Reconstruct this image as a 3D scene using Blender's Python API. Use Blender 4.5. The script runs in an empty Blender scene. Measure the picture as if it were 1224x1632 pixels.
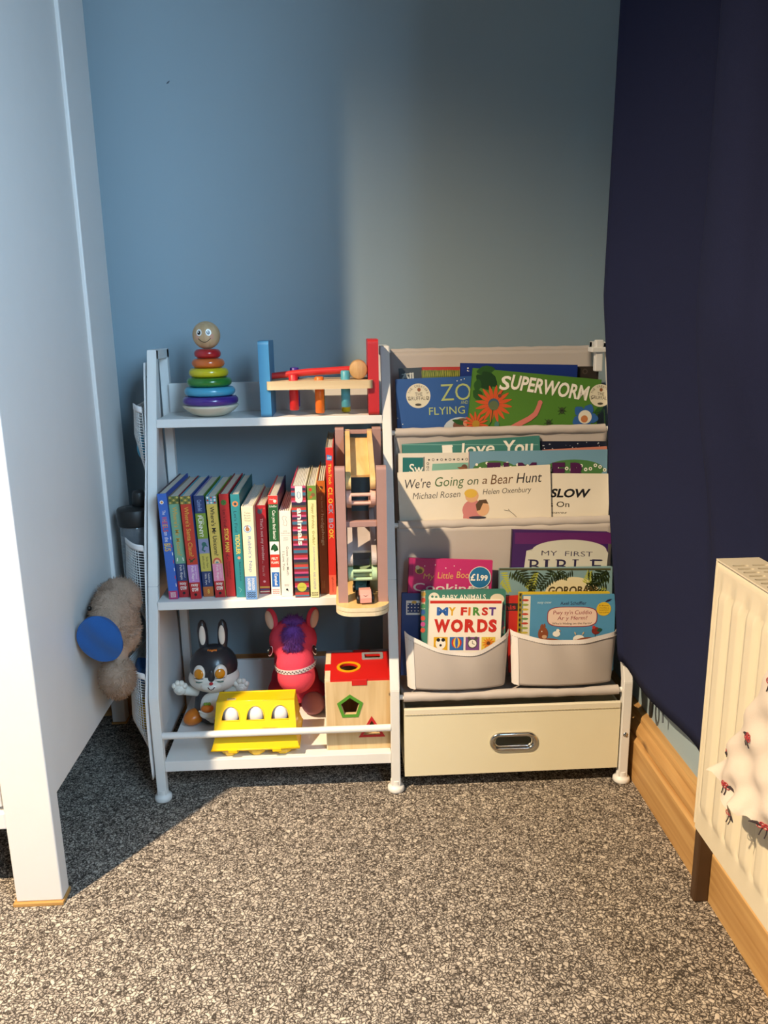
import bpy, bmesh, math, random
from mathutils import Matrix, Vector, Euler
random.seed(7)
SC = bpy.context.scene
COL = SC.collection
PI = math.pi

# ------------------------------------------------------------------ camera
yaw, pitch, roll = 0.04370, 0.23540, 0.01567
fw = Vector((math.sin(yaw)*math.cos(pitch), math.cos(yaw)*math.cos(pitch), -math.sin(pitch)))
r0 = Vector((math.cos(yaw), -math.sin(yaw), 0)); u0 = r0.cross(fw)
rt = r0*math.cos(roll) - u0*math.sin(roll); up = u0*math.cos(roll) + r0*math.sin(roll)
cam_data = bpy.data.cameras.new('camera')
cam = bpy.data.objects.new('camera', cam_data); COL.objects.link(cam)
cam.matrix_world = Matrix(((rt.x, up.x, -fw.x, -0.0686), (rt.y, up.y, -fw.y, -1.2707), (rt.z, up.z, -fw.z, 0.8264), (0, 0, 0, 1)))
cam_data.sensor_fit = 'VERTICAL'; cam_data.sensor_height = 24.0; cam_data.sensor_width = 18.0
cam_data.lens = 1250.0/1632.0*24.0
cam_data.clip_start = 0.02
SC.camera = cam

# ------------------------------------------------------------------ light
SC.view_settings.view_transform = 'Standard'
SC.view_settings.look = 'None'
SC.view_settings.gamma = 1.0
SC.view_settings.use_curve_mapping = False
SC.view_settings.exposure = 0.0

world = bpy.data.worlds.new('sky'); SC.world = world
world.use_nodes = True
wt = world.node_tree; bg = wt.nodes['Background']
tcw = wt.nodes.new('ShaderNodeTexCoord'); sep = wt.nodes.new('ShaderNodeSeparateXYZ'); rmp = wt.nodes.new('ShaderNodeValToRGB')
mrg = wt.nodes.new('ShaderNodeMapRange'); mrg.inputs['From Min'].default_value = -0.25; mrg.inputs['From Max'].default_value = 0.25
rmp.color_ramp.elements[0].position = 0.30; rmp.color_ramp.elements[0].color = (0.15, 0.20, 0.25, 1)      # ground and houses below the horizon
rmp.color_ramp.elements[1].position = 0.72; rmp.color_ramp.elements[1].color = (0.47, 0.74, 1.0, 1)       # clear sky above it
wt.links.new(tcw.outputs['Generated'], sep.inputs[0]); wt.links.new(sep.outputs['Z'], mrg.inputs['Value'])
wt.links.new(mrg.outputs[0], rmp.inputs['Fac']); wt.links.new(rmp.outputs['Color'], bg.inputs['Color'])
bg.inputs['Strength'].default_value = 28.0

def light(name, kind, loc, target, energy, color, **kw):
    d = bpy.data.lights.new(name, kind); d.energy = energy; d.color = color
    for k, v in kw.items(): setattr(d, k, v)
    o = bpy.data.objects.new(name, d); COL.objects.link(o)
    o.location = loc
    o.rotation_euler = (Vector(target) - Vector(loc)).to_track_quat('-Z', 'Y').to_euler()
    return o
LAMP = (-1.245, -1.26, 2.24)
light('ceiling_lamp_light', 'SPOT', LAMP, (-0.64, -0.74, 0.0), 575, (1.0, 0.76, 0.49), spot_size=math.radians(95), spot_blend=1.0, shadow_soft_size=0.03)
win = light('window_daylight_portal', 'AREA', (0.50, -1.70, 1.42), (-1.0, -1.70, 1.42), 1.0, (1, 1, 1), shape='RECTANGLE', size=1.4, size_y=0.94)
win.data.cycles.is_portal = True

# ------------------------------------------------------------------ materials
def lin(h):
    h = h.lstrip('#'); out = []
    for i in (0, 2, 4):
        c = int(h[i:i+2], 16)/255
        out.append(c/12.92 if c <= 0.04045 else ((c+0.055)/1.055)**2.4)
    return (*out, 1)
_m = {}
def mat(hexc, rough=0.5, var=0.06, scale=60, bump=0.0, bscale=200, metal=0.0, coat=0.0, sheen=0.0, trans=0.0, name=None, spec=0.5):
    key = (hexc, rough, var, scale, bump, bscale, metal, coat, sheen, trans, spec)
    if key in _m: return _m[key]
    m = bpy.data.materials.new(name or 'paint_'+hexc.strip('#')); m.use_nodes = True
    nt = m.node_tree; b = nt.nodes['Principled BSDF']
    c = lin(hexc)
    tc = nt.nodes.new('ShaderNodeTexCoord')
    nz = nt.nodes.new('ShaderNodeTexNoise'); nz.inputs['Scale'].default_value = scale; nz.inputs['Detail'].default_value = 3
    nt.links.new(tc.outputs['Object'], nz.inputs['Vector'])
    mx = nt.nodes.new('ShaderNodeMix'); mx.data_type = 'RGBA'
    mx.inputs[6].default_value = tuple(min(1, x*(1-var)) for x in c[:3]) + (1,)
    mx.inputs[7].default_value = tuple(min(1, x*(1+var)) for x in c[:3]) + (1,)
    nt.links.new(nz.outputs['Fac'], mx.inputs[0]); nt.links.new(mx.outputs[2], b.inputs['Base Color'])
    b.inputs['Roughness'].default_value = rough; b.inputs['Metallic'].default_value = metal
    b.inputs['Coat Weight'].default_value = coat; b.inputs['Sheen Weight'].default_value = sheen
    b.inputs['Transmission Weight'].default_value = trans
    b.inputs['Specular IOR Level'].default_value = spec
    if bump:
        n2 = nt.nodes.new('ShaderNodeTexNoise'); n2.inputs['Scale'].default_value = bscale; n2.inputs['Detail'].default_value = 4
        nt.links.new(tc.outputs['Object'], n2.inputs['Vector'])
        bp = nt.nodes.new('ShaderNodeBump'); bp.inputs['Strength'].default_value = bump; bp.inputs['Distance'].default_value = 0.002
        nt.links.new(n2.outputs['Fac'], bp.inputs['Height']); nt.links.new(bp.outputs['Normal'], b.inputs['Normal'])
    _m[key] = m
    return m

def wood(name, c1, c2, axis=0, scale=8, stretch=14, rough=0.55, knots=False, bump=0.05):
    m = bpy.data.materials.new(name); m.use_nodes = True
    nt = m.node_tree; b = nt.nodes['Principled BSDF']
    tc = nt.nodes.new('ShaderNodeTexCoord'); mp = nt.nodes.new('ShaderNodeMapping')
    s = [scale*stretch]*3; s[axis] = scale; mp.inputs['Scale'].default_value = s
    nt.links.new(tc.outputs['Object'], mp.inputs['Vector'])
    nz = nt.nodes.new('ShaderNodeTexNoise'); nz.inputs['Scale'].default_value = 1.0; nz.inputs['Detail'].default_value = 5
    nz.inputs['Distortion'].default_value = 0.6
    nt.links.new(mp.outputs['Vector'], nz.inputs['Vector'])
    cr = nt.nodes.new('ShaderNodeValToRGB')
    cr.color_ramp.elements[0].position = 0.3; cr.color_ramp.elements[0].color = lin(c1)
    cr.color_ramp.elements[1].position = 0.68; cr.color_ramp.elements[1].color = lin(c2)
    nt.links.new(nz.outputs['Fac'], cr.inputs['Fac'])
    out = cr.outputs['Color']
    if knots:
        vo = nt.nodes.new('ShaderNodeTexVoronoi'); vo.inputs['Scale'].default_value = 1.0
        m2 = nt.nodes.new('ShaderNodeMapping'); s2 = [9.0]*3; s2[axis] = 4.2; m2.inputs['Scale'].default_value = s2
        nt.links.new(tc.outputs['Object'], m2.inputs['Vector']); nt.links.new(m2.outputs['Vector'], vo.inputs['Vector'])
        r2 = nt.nodes.new('ShaderNodeValToRGB'); r2.color_ramp.elements[0].position = 0.03; r2.color_ramp.elements[0].color = (1, 1, 1, 1)
        r2.color_ramp.elements[1].position = 0.09; r2.color_ramp.elements[1].color = (0, 0, 0, 1)
        nt.links.new(vo.outputs['Distance'], r2.inputs['Fac'])
        mx = nt.nodes.new('ShaderNodeMix'); mx.data_type = 'RGBA'; mx.inputs[7].default_value = lin('#4a2a12')
        nt.links.new(r2.outputs['Color'], mx.inputs[0]); nt.links.new(out, mx.inputs[6]); out = mx.outputs[2]
    nt.links.new(out, b.inputs['Base Color'])
    b.inputs['Roughness'].default_value = rough
    bp = nt.nodes.new('ShaderNodeBump'); bp.inputs['Strength'].default_value = bump; bp.inputs['Distance'].default_value = 0.002
    nt.links.new(nz.outputs['Fac'], bp.inputs['Height']); nt.links.new(bp.outputs['Normal'], b.inputs['Normal'])
    return m

def carpet():
    m = bpy.data.materials.new('speckled_carpet'); m.use_nodes = True
    nt = m.node_tree; b = nt.nodes['Principled BSDF']
    tc = nt.nodes.new('ShaderNodeTexCoord')
    nd = nt.nodes.new('ShaderNodeTexNoise'); nd.inputs['Scale'].default_value = 95; nd.inputs['Detail'].default_value = 2
    nt.links.new(tc.outputs['Object'], nd.inputs['Vector'])
    vm = nt.nodes.new('ShaderNodeVectorMath'); vm.operation = 'MULTIPLY_ADD'; vm.inputs[1].default_value = (.016, .016, .016)
    nt.links.new(nd.outputs['Color'], vm.inputs[0]); nt.links.new(tc.outputs['Object'], vm.inputs[2])
    ve = nt.nodes.new('ShaderNodeTexVoronoi'); ve.feature = 'DISTANCE_TO_EDGE'; ve.inputs['Scale'].default_value = 190
    vo = nt.nodes.new('ShaderNodeTexVoronoi'); vo.inputs['Scale'].default_value = 190
    n1 = nt.nodes.new('ShaderNodeTexNoise'); n1.inputs['Scale'].default_value = 210; n1.inputs['Detail'].default_value = 3; n1.inputs['Distortion'].default_value = 1.0
    n3 = nt.nodes.new('ShaderNodeTexNoise'); n3.inputs['Scale'].default_value = 11; n3.inputs['Detail'].default_value = 2
    for n in (ve, vo, n1): nt.links.new(vm.outputs[0], n.inputs['Vector'])
    nt.links.new(tc.outputs['Object'], n3.inputs['Vector'])
    def math_(op, x, y):
        m_ = nt.nodes.new('ShaderNodeMath'); m_.operation = op
        for i, q in enumerate((x, y)):
            if isinstance(q, (int, float)): m_.inputs[i].default_value = q
            else: nt.links.new(q, m_.inputs[i])
        return m_.outputs[0]
    sc_ = nt.nodes.new('ShaderNodeSeparateColor'); nt.links.new(vo.outputs['Color'], sc_.inputs[0])
    edge = math_('MINIMUM', math_('MULTIPLY', ve.outputs['Distance'], 5.0), 1.0)
    ht = math_('ADD', math_('MULTIPLY', edge, .45), math_('ADD', math_('MULTIPLY', sc_.outputs[0], .26), math_('ADD', math_('MULTIPLY', n1.outputs['Fac'], .45), math_('MULTIPLY', n3.outputs['Fac'], .10))))
    cr = nt.nodes.new('ShaderNodeValToRGB'); e = cr.color_ramp.elements
    e[0].position = 0.48; e[0].color = lin('#433d38'); e[1].position = 1.0; e[1].color = lin('#cac0b3')
    x = e.new(0.72); x.color = lin('#8e857c')
    nt.links.new(ht, cr.inputs['Fac']); nt.links.new(cr.outputs['Color'], b.inputs['Base Color'])
    b.inputs['Roughness'].default_value = 0.95; b.inputs['Specular IOR Level'].default_value = 0.1
    bp = nt.nodes.new('ShaderNodeBump'); bp.inputs['Strength'].default_value = 0.6; bp.inputs['Distance'].default_value = 0.003
    nt.links.new(ht, bp.inputs['Height']); nt.links.new(bp.outputs['Normal'], b.inputs['Normal'])
    return m

WALLM = mat('#9aafbb', 0.75, 0.025, 3, 0.04, 260, name='blue_grey_wall_paint')
WHITE = mat('#e6e6e4', 0.42, 0.02, 30, name='white_lacquer')
OFFW = mat('#dddbd9', 0.42, 0.02, 30, name='off_white_lacquer')
WMETAL = mat('#e4e4e2', 0.4, 0.02, 30, 0.02, 400, name='white_powder_coat')
FABRIC = mat('#bdb5b0', 0.62, 0.03, 20, 0.06, 900, name='off_white_oxford_fabric')
FABRIC2 = mat('#e4e0de', 0.6, 0.02, 20, 0.05, 900, name='white_fabric_binding')
CREAMF = mat('#e6dfc2', 0.6, 0.03, 12, 0.05, 700, name='cream_bin_fabric')
CHROME = mat('#c9c6c0', 0.15, 0.02, metal=1.0, name='chrome')
BLACK = mat('#131313', 0.45, name='black_plastic')
PINE = wood('orange_pine', '#a67a45', '#d0a86e', axis=1, scale=2.2, stretch=26, knots=True)
BEECH = wood('pale_beech', '#c9ae84', '#dcc69f', axis=0, scale=6, stretch=12)
BEECHZ = wood('pale_beech_upright', '#c9ab7c', '#dfc69a', axis=2, scale=5, stretch=14)
BEECHY = wood('pale_beech_lengthwise', '#cbae82', '#e2cba3', axis=1, scale=5, stretch=12)
PLYEDGE = mat('#e0cfae', 0.6, 0.15, 120, name='plywood_edge')
PAGE = mat('#d9d3c4', 0.8, 0.05, 300, name='page_edges')
PAGEW = mat('#e2dfd6', 0.8, 0.05, 300, name='white_page_edges')
CARPET = carpet()

# ------------------------------------------------------------------ mesh helpers
class MB:
    def __init__(s): s.bm = bmesh.new(); s.mats = []
    def mi(s, m):
        if m not in s.mats: s.mats.append(m)
        return s.mats.index(m)
    def raw(s, verts, faces, m, M=None, smooth=False):
        vs = [s.bm.verts.new((M @ Vector(v)) if M else Vector(v)) for v in verts]
        i = s.mi(m); out = []
        for f in faces:
            try: fc = s.bm.faces.new([vs[k] for k in f])
            except ValueError: continue
            fc.material_index = i; fc.smooth = smooth; out.append(fc)
        return out
    def merge(s, b, m, M=None, smooth=False):
        b.verts.index_update()
        s.raw([v.co.copy() for v in b.verts], [[v.index for v in f.verts] for f in b.faces], m, M, smooth)
        b.free()
    def box(s, c, size, m, bev=0.0, M=None, rot=None, seg=2):
        b = bmesh.new(); bmesh.ops.create_cube(b, size=1)
        for v in b.verts: v.co = Vector((v.co.x*size[0], v.co.y*size[1], v.co.z*size[2]))
        if bev: bmesh.ops.bevel(b, geom=list(b.edges), offset=bev, segments=seg, affect='EDGES', profile=0.5)
        T = Matrix.Translation(c)
        if rot is not None: T = T @ Euler(rot).to_matrix().to_4x4()
        s.merge(b, m, (M @ T) if M else T)
    def span(s, a, b, m, bev=0.0, M=None):
        s.box([(a[i]+b[i])/2 for i in range(3)], [abs(b[i]-a[i]) for i in range(3)], m, bev, M)
    def tube(s, pts, r, m, seg=10, closed=False, M=None, caps=True, smooth=True):
        pts = [Vector(p) for p in pts]; n = len(pts)
        rs = r if isinstance(r, (list, tuple)) else [r]*n
        vs = []; nrm = None
        for i, p in enumerate(pts):
            if closed: t = (pts[(i+1) % n]-pts[i-1])
            else: t = pts[min(i+1, n-1)]-pts[max(i-1, 0)]
            t.normalize()
            if nrm is None:
                nrm = t.orthogonal().normalized()
            else:
                nrm = (nrm - t*nrm.dot(t))
                nrm = nrm.normalized() if nrm.length > 1e-6 else t.orthogonal().normalized()
            bn = t.cross(nrm)
            for k in range(seg):
                a = 2*PI*k/seg
                vs.append(p + (nrm*math.cos(a)+bn*math.sin(a))*rs[i])
        fs = []
        for i in range(n if closed else n-1):
            j = (i+1) % n
            for k in range(seg):
                l = (k+1) % seg
                fs.append((i*seg+k, i*seg+l, j*seg+l, j*seg+k))
        s.raw(vs, fs, m, M, smooth)
        if caps and not closed:
            s.raw(vs[:seg], [tuple(reversed(range(seg)))], m, M); s.raw(vs[-seg:], [tuple(range(seg))], m, M)
    def lathe(s, prof, m, seg=28, M=None, smooth=True):
        vs = []; fs = []
        for r, z in prof:
            for k in range(seg):
                a = 2*PI*k/seg; vs.append((r*math.cos(a), r*math.sin(a), z))
        for i in range(len(prof)-1):
            for k in range(seg):
                l = (k+1) % seg
                fs.append((i*seg+k, i*seg+l, (i+1)*seg+l, (i+1)*seg+k))
        s.raw(vs, fs, m, M, smooth)
        if prof[0][0] > 1e-5: s.raw(vs[:seg], [tuple(reversed(range(seg)))], m, M)
        if prof[-1][0] > 1e-5: s.raw(vs[-seg:], [tuple(range(seg))], m, M)
    def ell(s, c, r, m, M=None, rot=None, seg=24, rings=14):
        b = bmesh.new(); bmesh.ops.create_uvsphere(b, u_segments=seg, v_segments=rings, radius=1)
        if not isinstance(r, (tuple, list)): r = (r, r, r)
        T = Matrix.Translation(c)
        if rot is not None: T = T @ Euler(rot).to_matrix().to_4x4()
        T = T @ Matrix.Diagonal((*r, 1))
        s.merge(b, m, (M @ T) if M else T, True)
    def plate(s, outer, holes, t, m, M=None, mside=None):
        # a flat plate with real holes; local xy outline, thickness along +z
        b = bmesh.new(); edges = []
        for loop in [outer]+list(holes):
            vv = [b.verts.new((p[0], p[1], 0)) for p in loop]
            edges += [b.edges.new((vv[i], vv[(i+1) % len(vv)])) for i in range(len(vv))]
        bmesh.ops.triangle_fill(b, use_beauty=True, use_dissolve=False, edges=edges)
        for f in b.faces:
            f.normal_update()
            if f.normal.z > 0: f.normal_flip()
        g = bmesh.ops.extrude_face_region(b, geom=list(b.faces))
        for e in g['geom']:
            if isinstance(e, bmesh.types.BMVert): e.co.z += t
        b.verts.index_update(); b.normal_update()
        V = [v.co.copy() for v in b.verts]
        top = []; side = []
        for f in b.faces:
            (top if abs(f.normal.z) > 0.9 else side).append([v.index for v in f.verts])
        s.raw(V, top, m, M); s.raw(V, side, mside or m, M); b.free()
    def prism(s, outer, t, m, M=None, mside=None):
        n = len(outer)
        V = [(p[0], p[1], 0) for p in outer]+[(p[0], p[1], t) for p in outer]
        s.raw(V, [tuple(reversed(range(n))), tuple(range(n, 2*n))], m, M)
        s.raw(V, [(i, (i+1) % n, n+(i+1) % n, n+i) for i in range(n)], mside or m, M)
    def surf(s, fn, nu, nv, m, M=None, smooth=True):
        V = [fn(i/nu, j/nv) for j in range(nv+1) for i in range(nu+1)]
        F = [(j*(nu+1)+i, j*(nu+1)+i+1, (j+1)*(nu+1)+i+1, (j+1)*(nu+1)+i) for j in range(nv) for i in range(nu)]
        s.raw(V, F, m, M, smooth)
    def build(s, name, parent=None, local=False, weld=False, sharp=None, normals=False):
        if weld: bmesh.ops.remove_doubles(s.bm, verts=s.bm.verts, dist=1e-5)
        if normals: bmesh.ops.recalc_face_normals(s.bm, faces=s.bm.faces)
        if parent is not None and not local:
            p = parent; off = Vector((0, 0, 0))
            while p is not None: off += p.location; p = p.parent
            for v in s.bm.verts: v.co -= off
        me = bpy.data.meshes.new(name); s.bm.to_mesh(me); s.bm.free()
        for m in s.mats: me.materials.append(m)
        o = bpy.data.objects.new(name, me); COL.objects.link(o)
        if parent is not None: o.parent = parent
        return o

def thing(name, label, cat, loc=(0, 0, 0), group=None):
    o = bpy.data.objects.new(name, None); COL.objects.link(o)
    o.location = loc; o.empty_display_size = 0.05
    return tag(o, label, cat, group)
def tag(o, label, cat, group=None):
    o['label'] = label; o['category'] = cat
    if group: o['group'] = group
    return o
def structure(o): o['kind'] = 'structure'; return o
def recentre(o, loc):
    # give a single-mesh thing an origin at its base
    loc = Vector(loc)
    for v in o.data.vertices: v.co -= loc
    o.location = loc
    return o
def circ(cx, cy, r, n=24, ry=None, a0=0.0):
    ry = ry or r
    return [(cx+r*math.cos(a0+2*PI*k/n), cy+ry*math.sin(a0+2*PI*k/n)) for k in range(n)]
def rrect(x0, y0, x1, y1, r, n=5):
    out = []
    for cx, cy, a in ((x1-r, y1-r, 0), (x0+r, y1-r, PI/2), (x0+r, y0+r, PI), (x1-r, y0+r, 1.5*PI)):
        out += [(cx+r*math.cos(a+PI/2*k/n), cy+r*math.sin(a+PI/2*k/n)) for k in range(n+1)]
    return out
def frame(o, X, Y):
    X = Vector(X).normalized(); Y = Vector(Y).normalized(); Z = X.cross(Y)
    return Matrix(((X.x, Y.x, Z.x, o[0]), (X.y, Y.y, Z.y, o[1]), (X.z, Y.z, Z.z, o[2]), (0, 0, 0, 1)))
FRONT = lambda o: frame(o, (1, 0, 0), (0, 0, 1))     # faces -y

_txt = {}
def text_mesh(body, bold, ital):
    key = (body, bold, ital)
    if key in _txt: return _txt[key]
    c = bpy.data.curves.new('lettering', 'FONT'); c.body = body; c.resolution_u = 3
    c.offset = bold; c.shear = ital
    o = bpy.data.objects.new('lettering', c)
    me = bpy.data.meshes.new_from_object(o)
    V = [v.co.copy() for v in me.vertices]; F = [tuple(p.vertices) for p in me.polygons]
    bpy.data.objects.remove(o); bpy.data.curves.remove(c); bpy.data.meshes.remove(me)
    _txt[key] = (V, F)
    return V, F

class Art:
    """Print on a flat surface: M maps (a right, b up, layer) to the surface."""
    def __init__(s, mb, M, k=1.0, X0=0.0, Y0=0.0, prot=0.0, step=0.00015):
        s.mb, s.M, s.k, s.X0, s.Y0 = mb, M, k, X0, Y0
        s.c, s.s_ = math.cos(math.radians(-prot)), math.sin(math.radians(-prot)); s.step = step; s.n = 0; s.hold = False
    def p(s, X, Y):
        dx, dy = X-s.X0, -(Y-s.Y0)
        return ((dx*s.c-dy*s.s_)*s.k, (dx*s.s_+dy*s.c)*s.k)
    def _z(s):
        if not s.hold: s.n += 1
        return s.n*s.step
    def poly(s, pts, m, z=None):
        q = [s.p(*p) for p in pts]
        area = sum(q[i][0]*q[(i+1) % len(q)][1]-q[(i+1) % len(q)][0]*q[i][1] for i in range(len(q)))
        if area < 0: q.reverse()
        z = z or s._z()
        b = bmesh.new(); vv = [b.verts.new((x, y, z)) for x, y in q]
        b.faces.new(vv); bmesh.ops.triangulate(b, faces=b.faces)
        s.mb.merge(b, m, s.M)
    def rect(s, x0, y0, x1, y1, m): s.poly([(x0, y0), (x1, y0), (x1, y1), (x0, y1)], m)
    def disc(s, x, y, r, m, ry=None, n=20): s.poly(circ(x, y, r, n, ry), m)
    def stroke(s, pts, w, m):
        L = []; R = []
        for i, p in enumerate(pts):
            a = pts[max(i-1, 0)]; b = pts[min(i+1, len(pts)-1)]
            dx, dy = b[0]-a[0], b[1]-a[1]; l = math.hypot(dx, dy) or 1
            ww = w[i] if isinstance(w, (list, tuple)) else w
            L.append((p[0]-dy/l*ww/2, p[1]+dx/l*ww/2)); R.append((p[0]+dy/l*ww/2, p[1]-dx/l*ww/2))
        z = s._z()
        for i in range(len(pts)-1): s.poly([L[i], L[i+1], R[i+1], R[i]], m, z)
    def leaf(s, x0, y0, x1, y1, w, m):
        dx, dy = x1-x0, y1-y0; l = math.hypot(dx, dy); nx, ny = -dy/l, dx/l; A = []; B = []
        for t in (0, .15, .35, .6, .85, 1):
            ww = w*math.sin(PI*min(1, t*.9+.05))/2
            A.append((x0+dx*t+nx*ww, y0+dy*t+ny*ww)); B.append((x0+dx*t-nx*ww, y0+dy*t-ny*ww))
        s.poly(A+B[::-1], m)
    def text(s, body, x0, y0, x1, y1, m, bold=0.0, ital=0.0, rot=0.0):
        V, F = text_mesh(body, bold, ital)
        if not V: return
        a0 = min(v.x for v in V); a1 = max(v.x for v in V); b0 = min(v.y for v in V); b1 = max(v.y for v in V)
        w = abs(x1-x0)*s.k; h = abs(y1-y0)*s.k; cx, cy = s.p((x0+x1)/2, (y0+y1)/2)
        z = s._z(); cr, sr = math.cos(math.radians(rot)), math.sin(math.radians(rot)); W = []
        for v in V:
            x = ((v.x-a0)/(a1-a0)-.5)*w; y = ((v.y-b0)/(b1-b0 or 1)-.5)*h
            W.append((cx+x*cr-y*sr, cy+x*sr+y*cr, z))
        s.mb.raw(W, F, m, s.M)

def blob(name, parts, m, parent, voxel=0.003, smooth=6, local=False):
    # one continuous skin grown over overlapping ellipsoids (c, r, rot) and tapered limbs (pts, radii)
    mb = MB()
    for p in parts:
        if isinstance(p[0][0], (list, tuple)): mb.tube(p[0], p[1], m, 14)
        else: mb.ell(p[0], p[1], m, rot=p[2] if len(p) > 2 else None)
    o = mb.build(name, parent, local)
    r = o.modifiers.new('remesh', 'REMESH'); r.mode = 'VOXEL'; r.voxel_size = voxel; r.use_smooth_shade = True
    sm = o.modifiers.new('smooth', 'SMOOTH'); sm.iterations = smooth; sm.factor = 0.5
    return o
def fur(mb, c, r, n, length, width, m, rot=None, down=0.0, keep=None):
    # short tapered tufts standing on an ellipsoid
    R = (Euler(rot) if rot else Euler()).to_matrix()
    for _ in range(n):
        v = Vector((random.gauss(0, 1), random.gauss(0, 1), random.gauss(0, 1))).normalized()
        p = Vector((v.x*r[0], v.y*r[1], v.z*r[2])); nn = Vector((v.x/r[0], v.y/r[1], v.z/r[2])).normalized()
        p = R @ p + Vector(c); nn = R @ nn
        if keep and not keep(p): continue
        d = (nn + Vector((random.uniform(-.7, .7), random.uniform(-.7, .7), random.uniform(-.7, .7)-down))).normalized()
        t = d.orthogonal().normalized(); b = d.cross(t); q = p-nn*0.001
        l = length*random.uniform(.6, 1.2)
        tri = [q+t*width, q+(b*.87-t*.5)*width, q+(-b*.87-t*.5)*width, q+d*l]
        mb.raw(tri, [(0, 1, 3), (1, 2, 3), (2, 0, 3)], m, None, True)
# ------------------------------------------------------------------ room
XR, YB, ZC = 0.467, 0.355, 2.4
XL, YF = -2.3, -3.1
mb = MB(); mb.span((XL, YF, -0.05), (XR+.1, YB+.1, 0), CARPET); structure(mb.build('floor'))
mb = MB(); mb.span((XL, YB, 0), (XR+.1, YB+.1, ZC), WALLM)
art = Art(mb, FRONT((0, YB, 0)))
SCUFF = mat('#4c5a66', 0.8); PALE = mat('#a9b3b0', 0.8)
art.stroke([(-.391, -1.268), (-.388, -1.270), (-.385, -1.273)], [.001, .003, .001], SCUFF)
art.stroke([(.424, -.953), (.428, -.954)], .0015, PALE)
structure(mb.build('wall_back'))
W0, W1, WZ0, WZ1 = -2.40, -1.00, 0.95, 1.90
mb = MB()
mb.span((XR, YF, 0), (XR+.1, YB, WZ0), WALLM); mb.span((XR, YF, WZ1), (XR+.1, YB, ZC), WALLM)
mb.span((XR, W1, WZ0), (XR+.1, YB, WZ1), WALLM); mb.span((XR, YF, WZ0), (XR+.1, W0, WZ1), WALLM)
structure(mb.build('wall_right'))
CEILM = mat('#a8a6a2', 0.8, 0.02, 4, name='ceiling_paint'); FARM = mat('#6f7678', 0.8, 0.02, 4, name='far_wall_paint')
mb = MB(); mb.span((XL-.1, YF, 0), (XL, YB, ZC), FARM); structure(mb.build('wall_left'))
mb = MB(); mb.span((XL, YF-.1, 0), (XR, YF, ZC), FARM); structure(mb.build('wall_front'))
mb = MB(); mb.span((XL, YF, ZC), (XR+.1, YB+.1, ZC+.05), CEILM); structure(mb.build('ceiling'))
# window in the right-hand wall: frame and pane
mb = MB(); f = .05
for a, b in (((W0, WZ0), (W1, WZ0+f)), ((W0, WZ1-f), (W1, WZ1)), ((W0, WZ0), (W0+f, WZ1)), ((W1-f, WZ0), (W1, WZ1)), (((W0+W1)/2-.025, WZ0), ((W0+W1)/2+.025, WZ1))):
    mb.span((XR+.04, a[0], a[1]), (XR+.09, b[0], b[1]), WHITE)
wf = structure(mb.build('window_1'))
GL = bpy.data.materials.new('window_glass'); GL.use_nodes = True
nt = GL.node_tree; nt.nodes.clear()
o_ = nt.nodes.new('ShaderNodeOutputMaterial'); t_ = nt.nodes.new('ShaderNodeBsdfTransparent'); g_ = nt.nodes.new('ShaderNodeBsdfGlossy'); g_.inputs['Roughness'].default_value = .02
x_ = nt.nodes.new('ShaderNodeMixShader'); x_.inputs[0].default_value = .06
nt.links.new(t_.outputs[0], x_.inputs[1]); nt.links.new(g_.outputs[0], x_.inputs[2]); nt.links.new(x_.outputs[0], o_.inputs['Surface'])
mb = MB(); mb.span((XR+.060, W0+f, WZ0+f), (XR+.066, W1-f, WZ1-f), GL); mb.build('pane', wf)

# pine skirting with a moulded profile
def skirting(name, prof, p0, p1, into):
    mb = MB(); n = len(prof); V = []
    for p in (p0, p1):
        for d, z in prof: V.append((p[0]+into[0]*d, p[1]+into[1]*d, z))
    mb.raw(V, [(i, (i+1) % n, n+(i+1) % n, n+i) for i in range(n)]+[tuple(range(n)), tuple(range(2*n-1, n-1, -1))], PINE)
    return structure(mb.build(name, normals=True))
PROF = [(0, 0), (.030, 0), (.030, .078), (.026, .082), (.023, .083), (.023, .086), (.026, .090), (.0255, .097), (.021, .105), (.016, .109), (.015, .117), (.012, .121), (0, .122)]
skirting('baseboard_right', PROF, (XR, YF, 0), (XR, YB, 0), (-1, 0))
PINE_X = wood('orange_pine_across', '#9c6732', '#c8965a', axis=0, scale=2.2, stretch=26)
o = skirting('baseboard_back', PROF, (XL, YB, 0), (XR-.03, YB, 0), (0, -1)); o.data.materials[0] = PINE_X

# ------------------------------------------------------------------ wardrobe
wd = thing('wardrobe', 'tall white wardrobe with square corner legs at left edge', 'wardrobe', (-0.85, 0.02, 0))
wx = -.508
def post(x0, x1, y0, y1, z0=.006, z1=1.95):
    mb = MB(); mb.span((x0, y0, z0), (x1, y1, z1), OFFW, .002); return mb
post(-.575, wx, -.256, -.228).build('front_post', wd)
mb = post(-.590, -.562, .286, .314, .004); mb.build('back_post', wd)
mb = post(-.530, wx, .140, .274, .158); mb.span((-.527, .274, .158), (-.512, .2815, 1.95), OFFW, .001); mb.build('back_stile', wd)
mb = MB(); mb.span((-.528, -.229, .158), (-.5145, .141, 1.95), OFFW, .001); mb.build('side_panel', wd)
mb = MB(); mb.span((-1.25, -.250, .160), (-.579, -.232, 1.90), OFFW, .002); mb.build('door', wd)
mb = MB(); mb.span((-1.25, -.256, .128), (-.574, -.20, .154), OFFW, .002); mb.build('bottom_rail', wd)
mb = MB(); mb.span((-1.3, -.262, 1.95), (-.500, .32, 1.975), OFFW, .003); mb.build('top_board', wd)
mb = MB(); mb.span((-1.25, .26, .15), (-.535, .268, 1.95), OFFW); mb.build('back_panel', wd)
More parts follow.
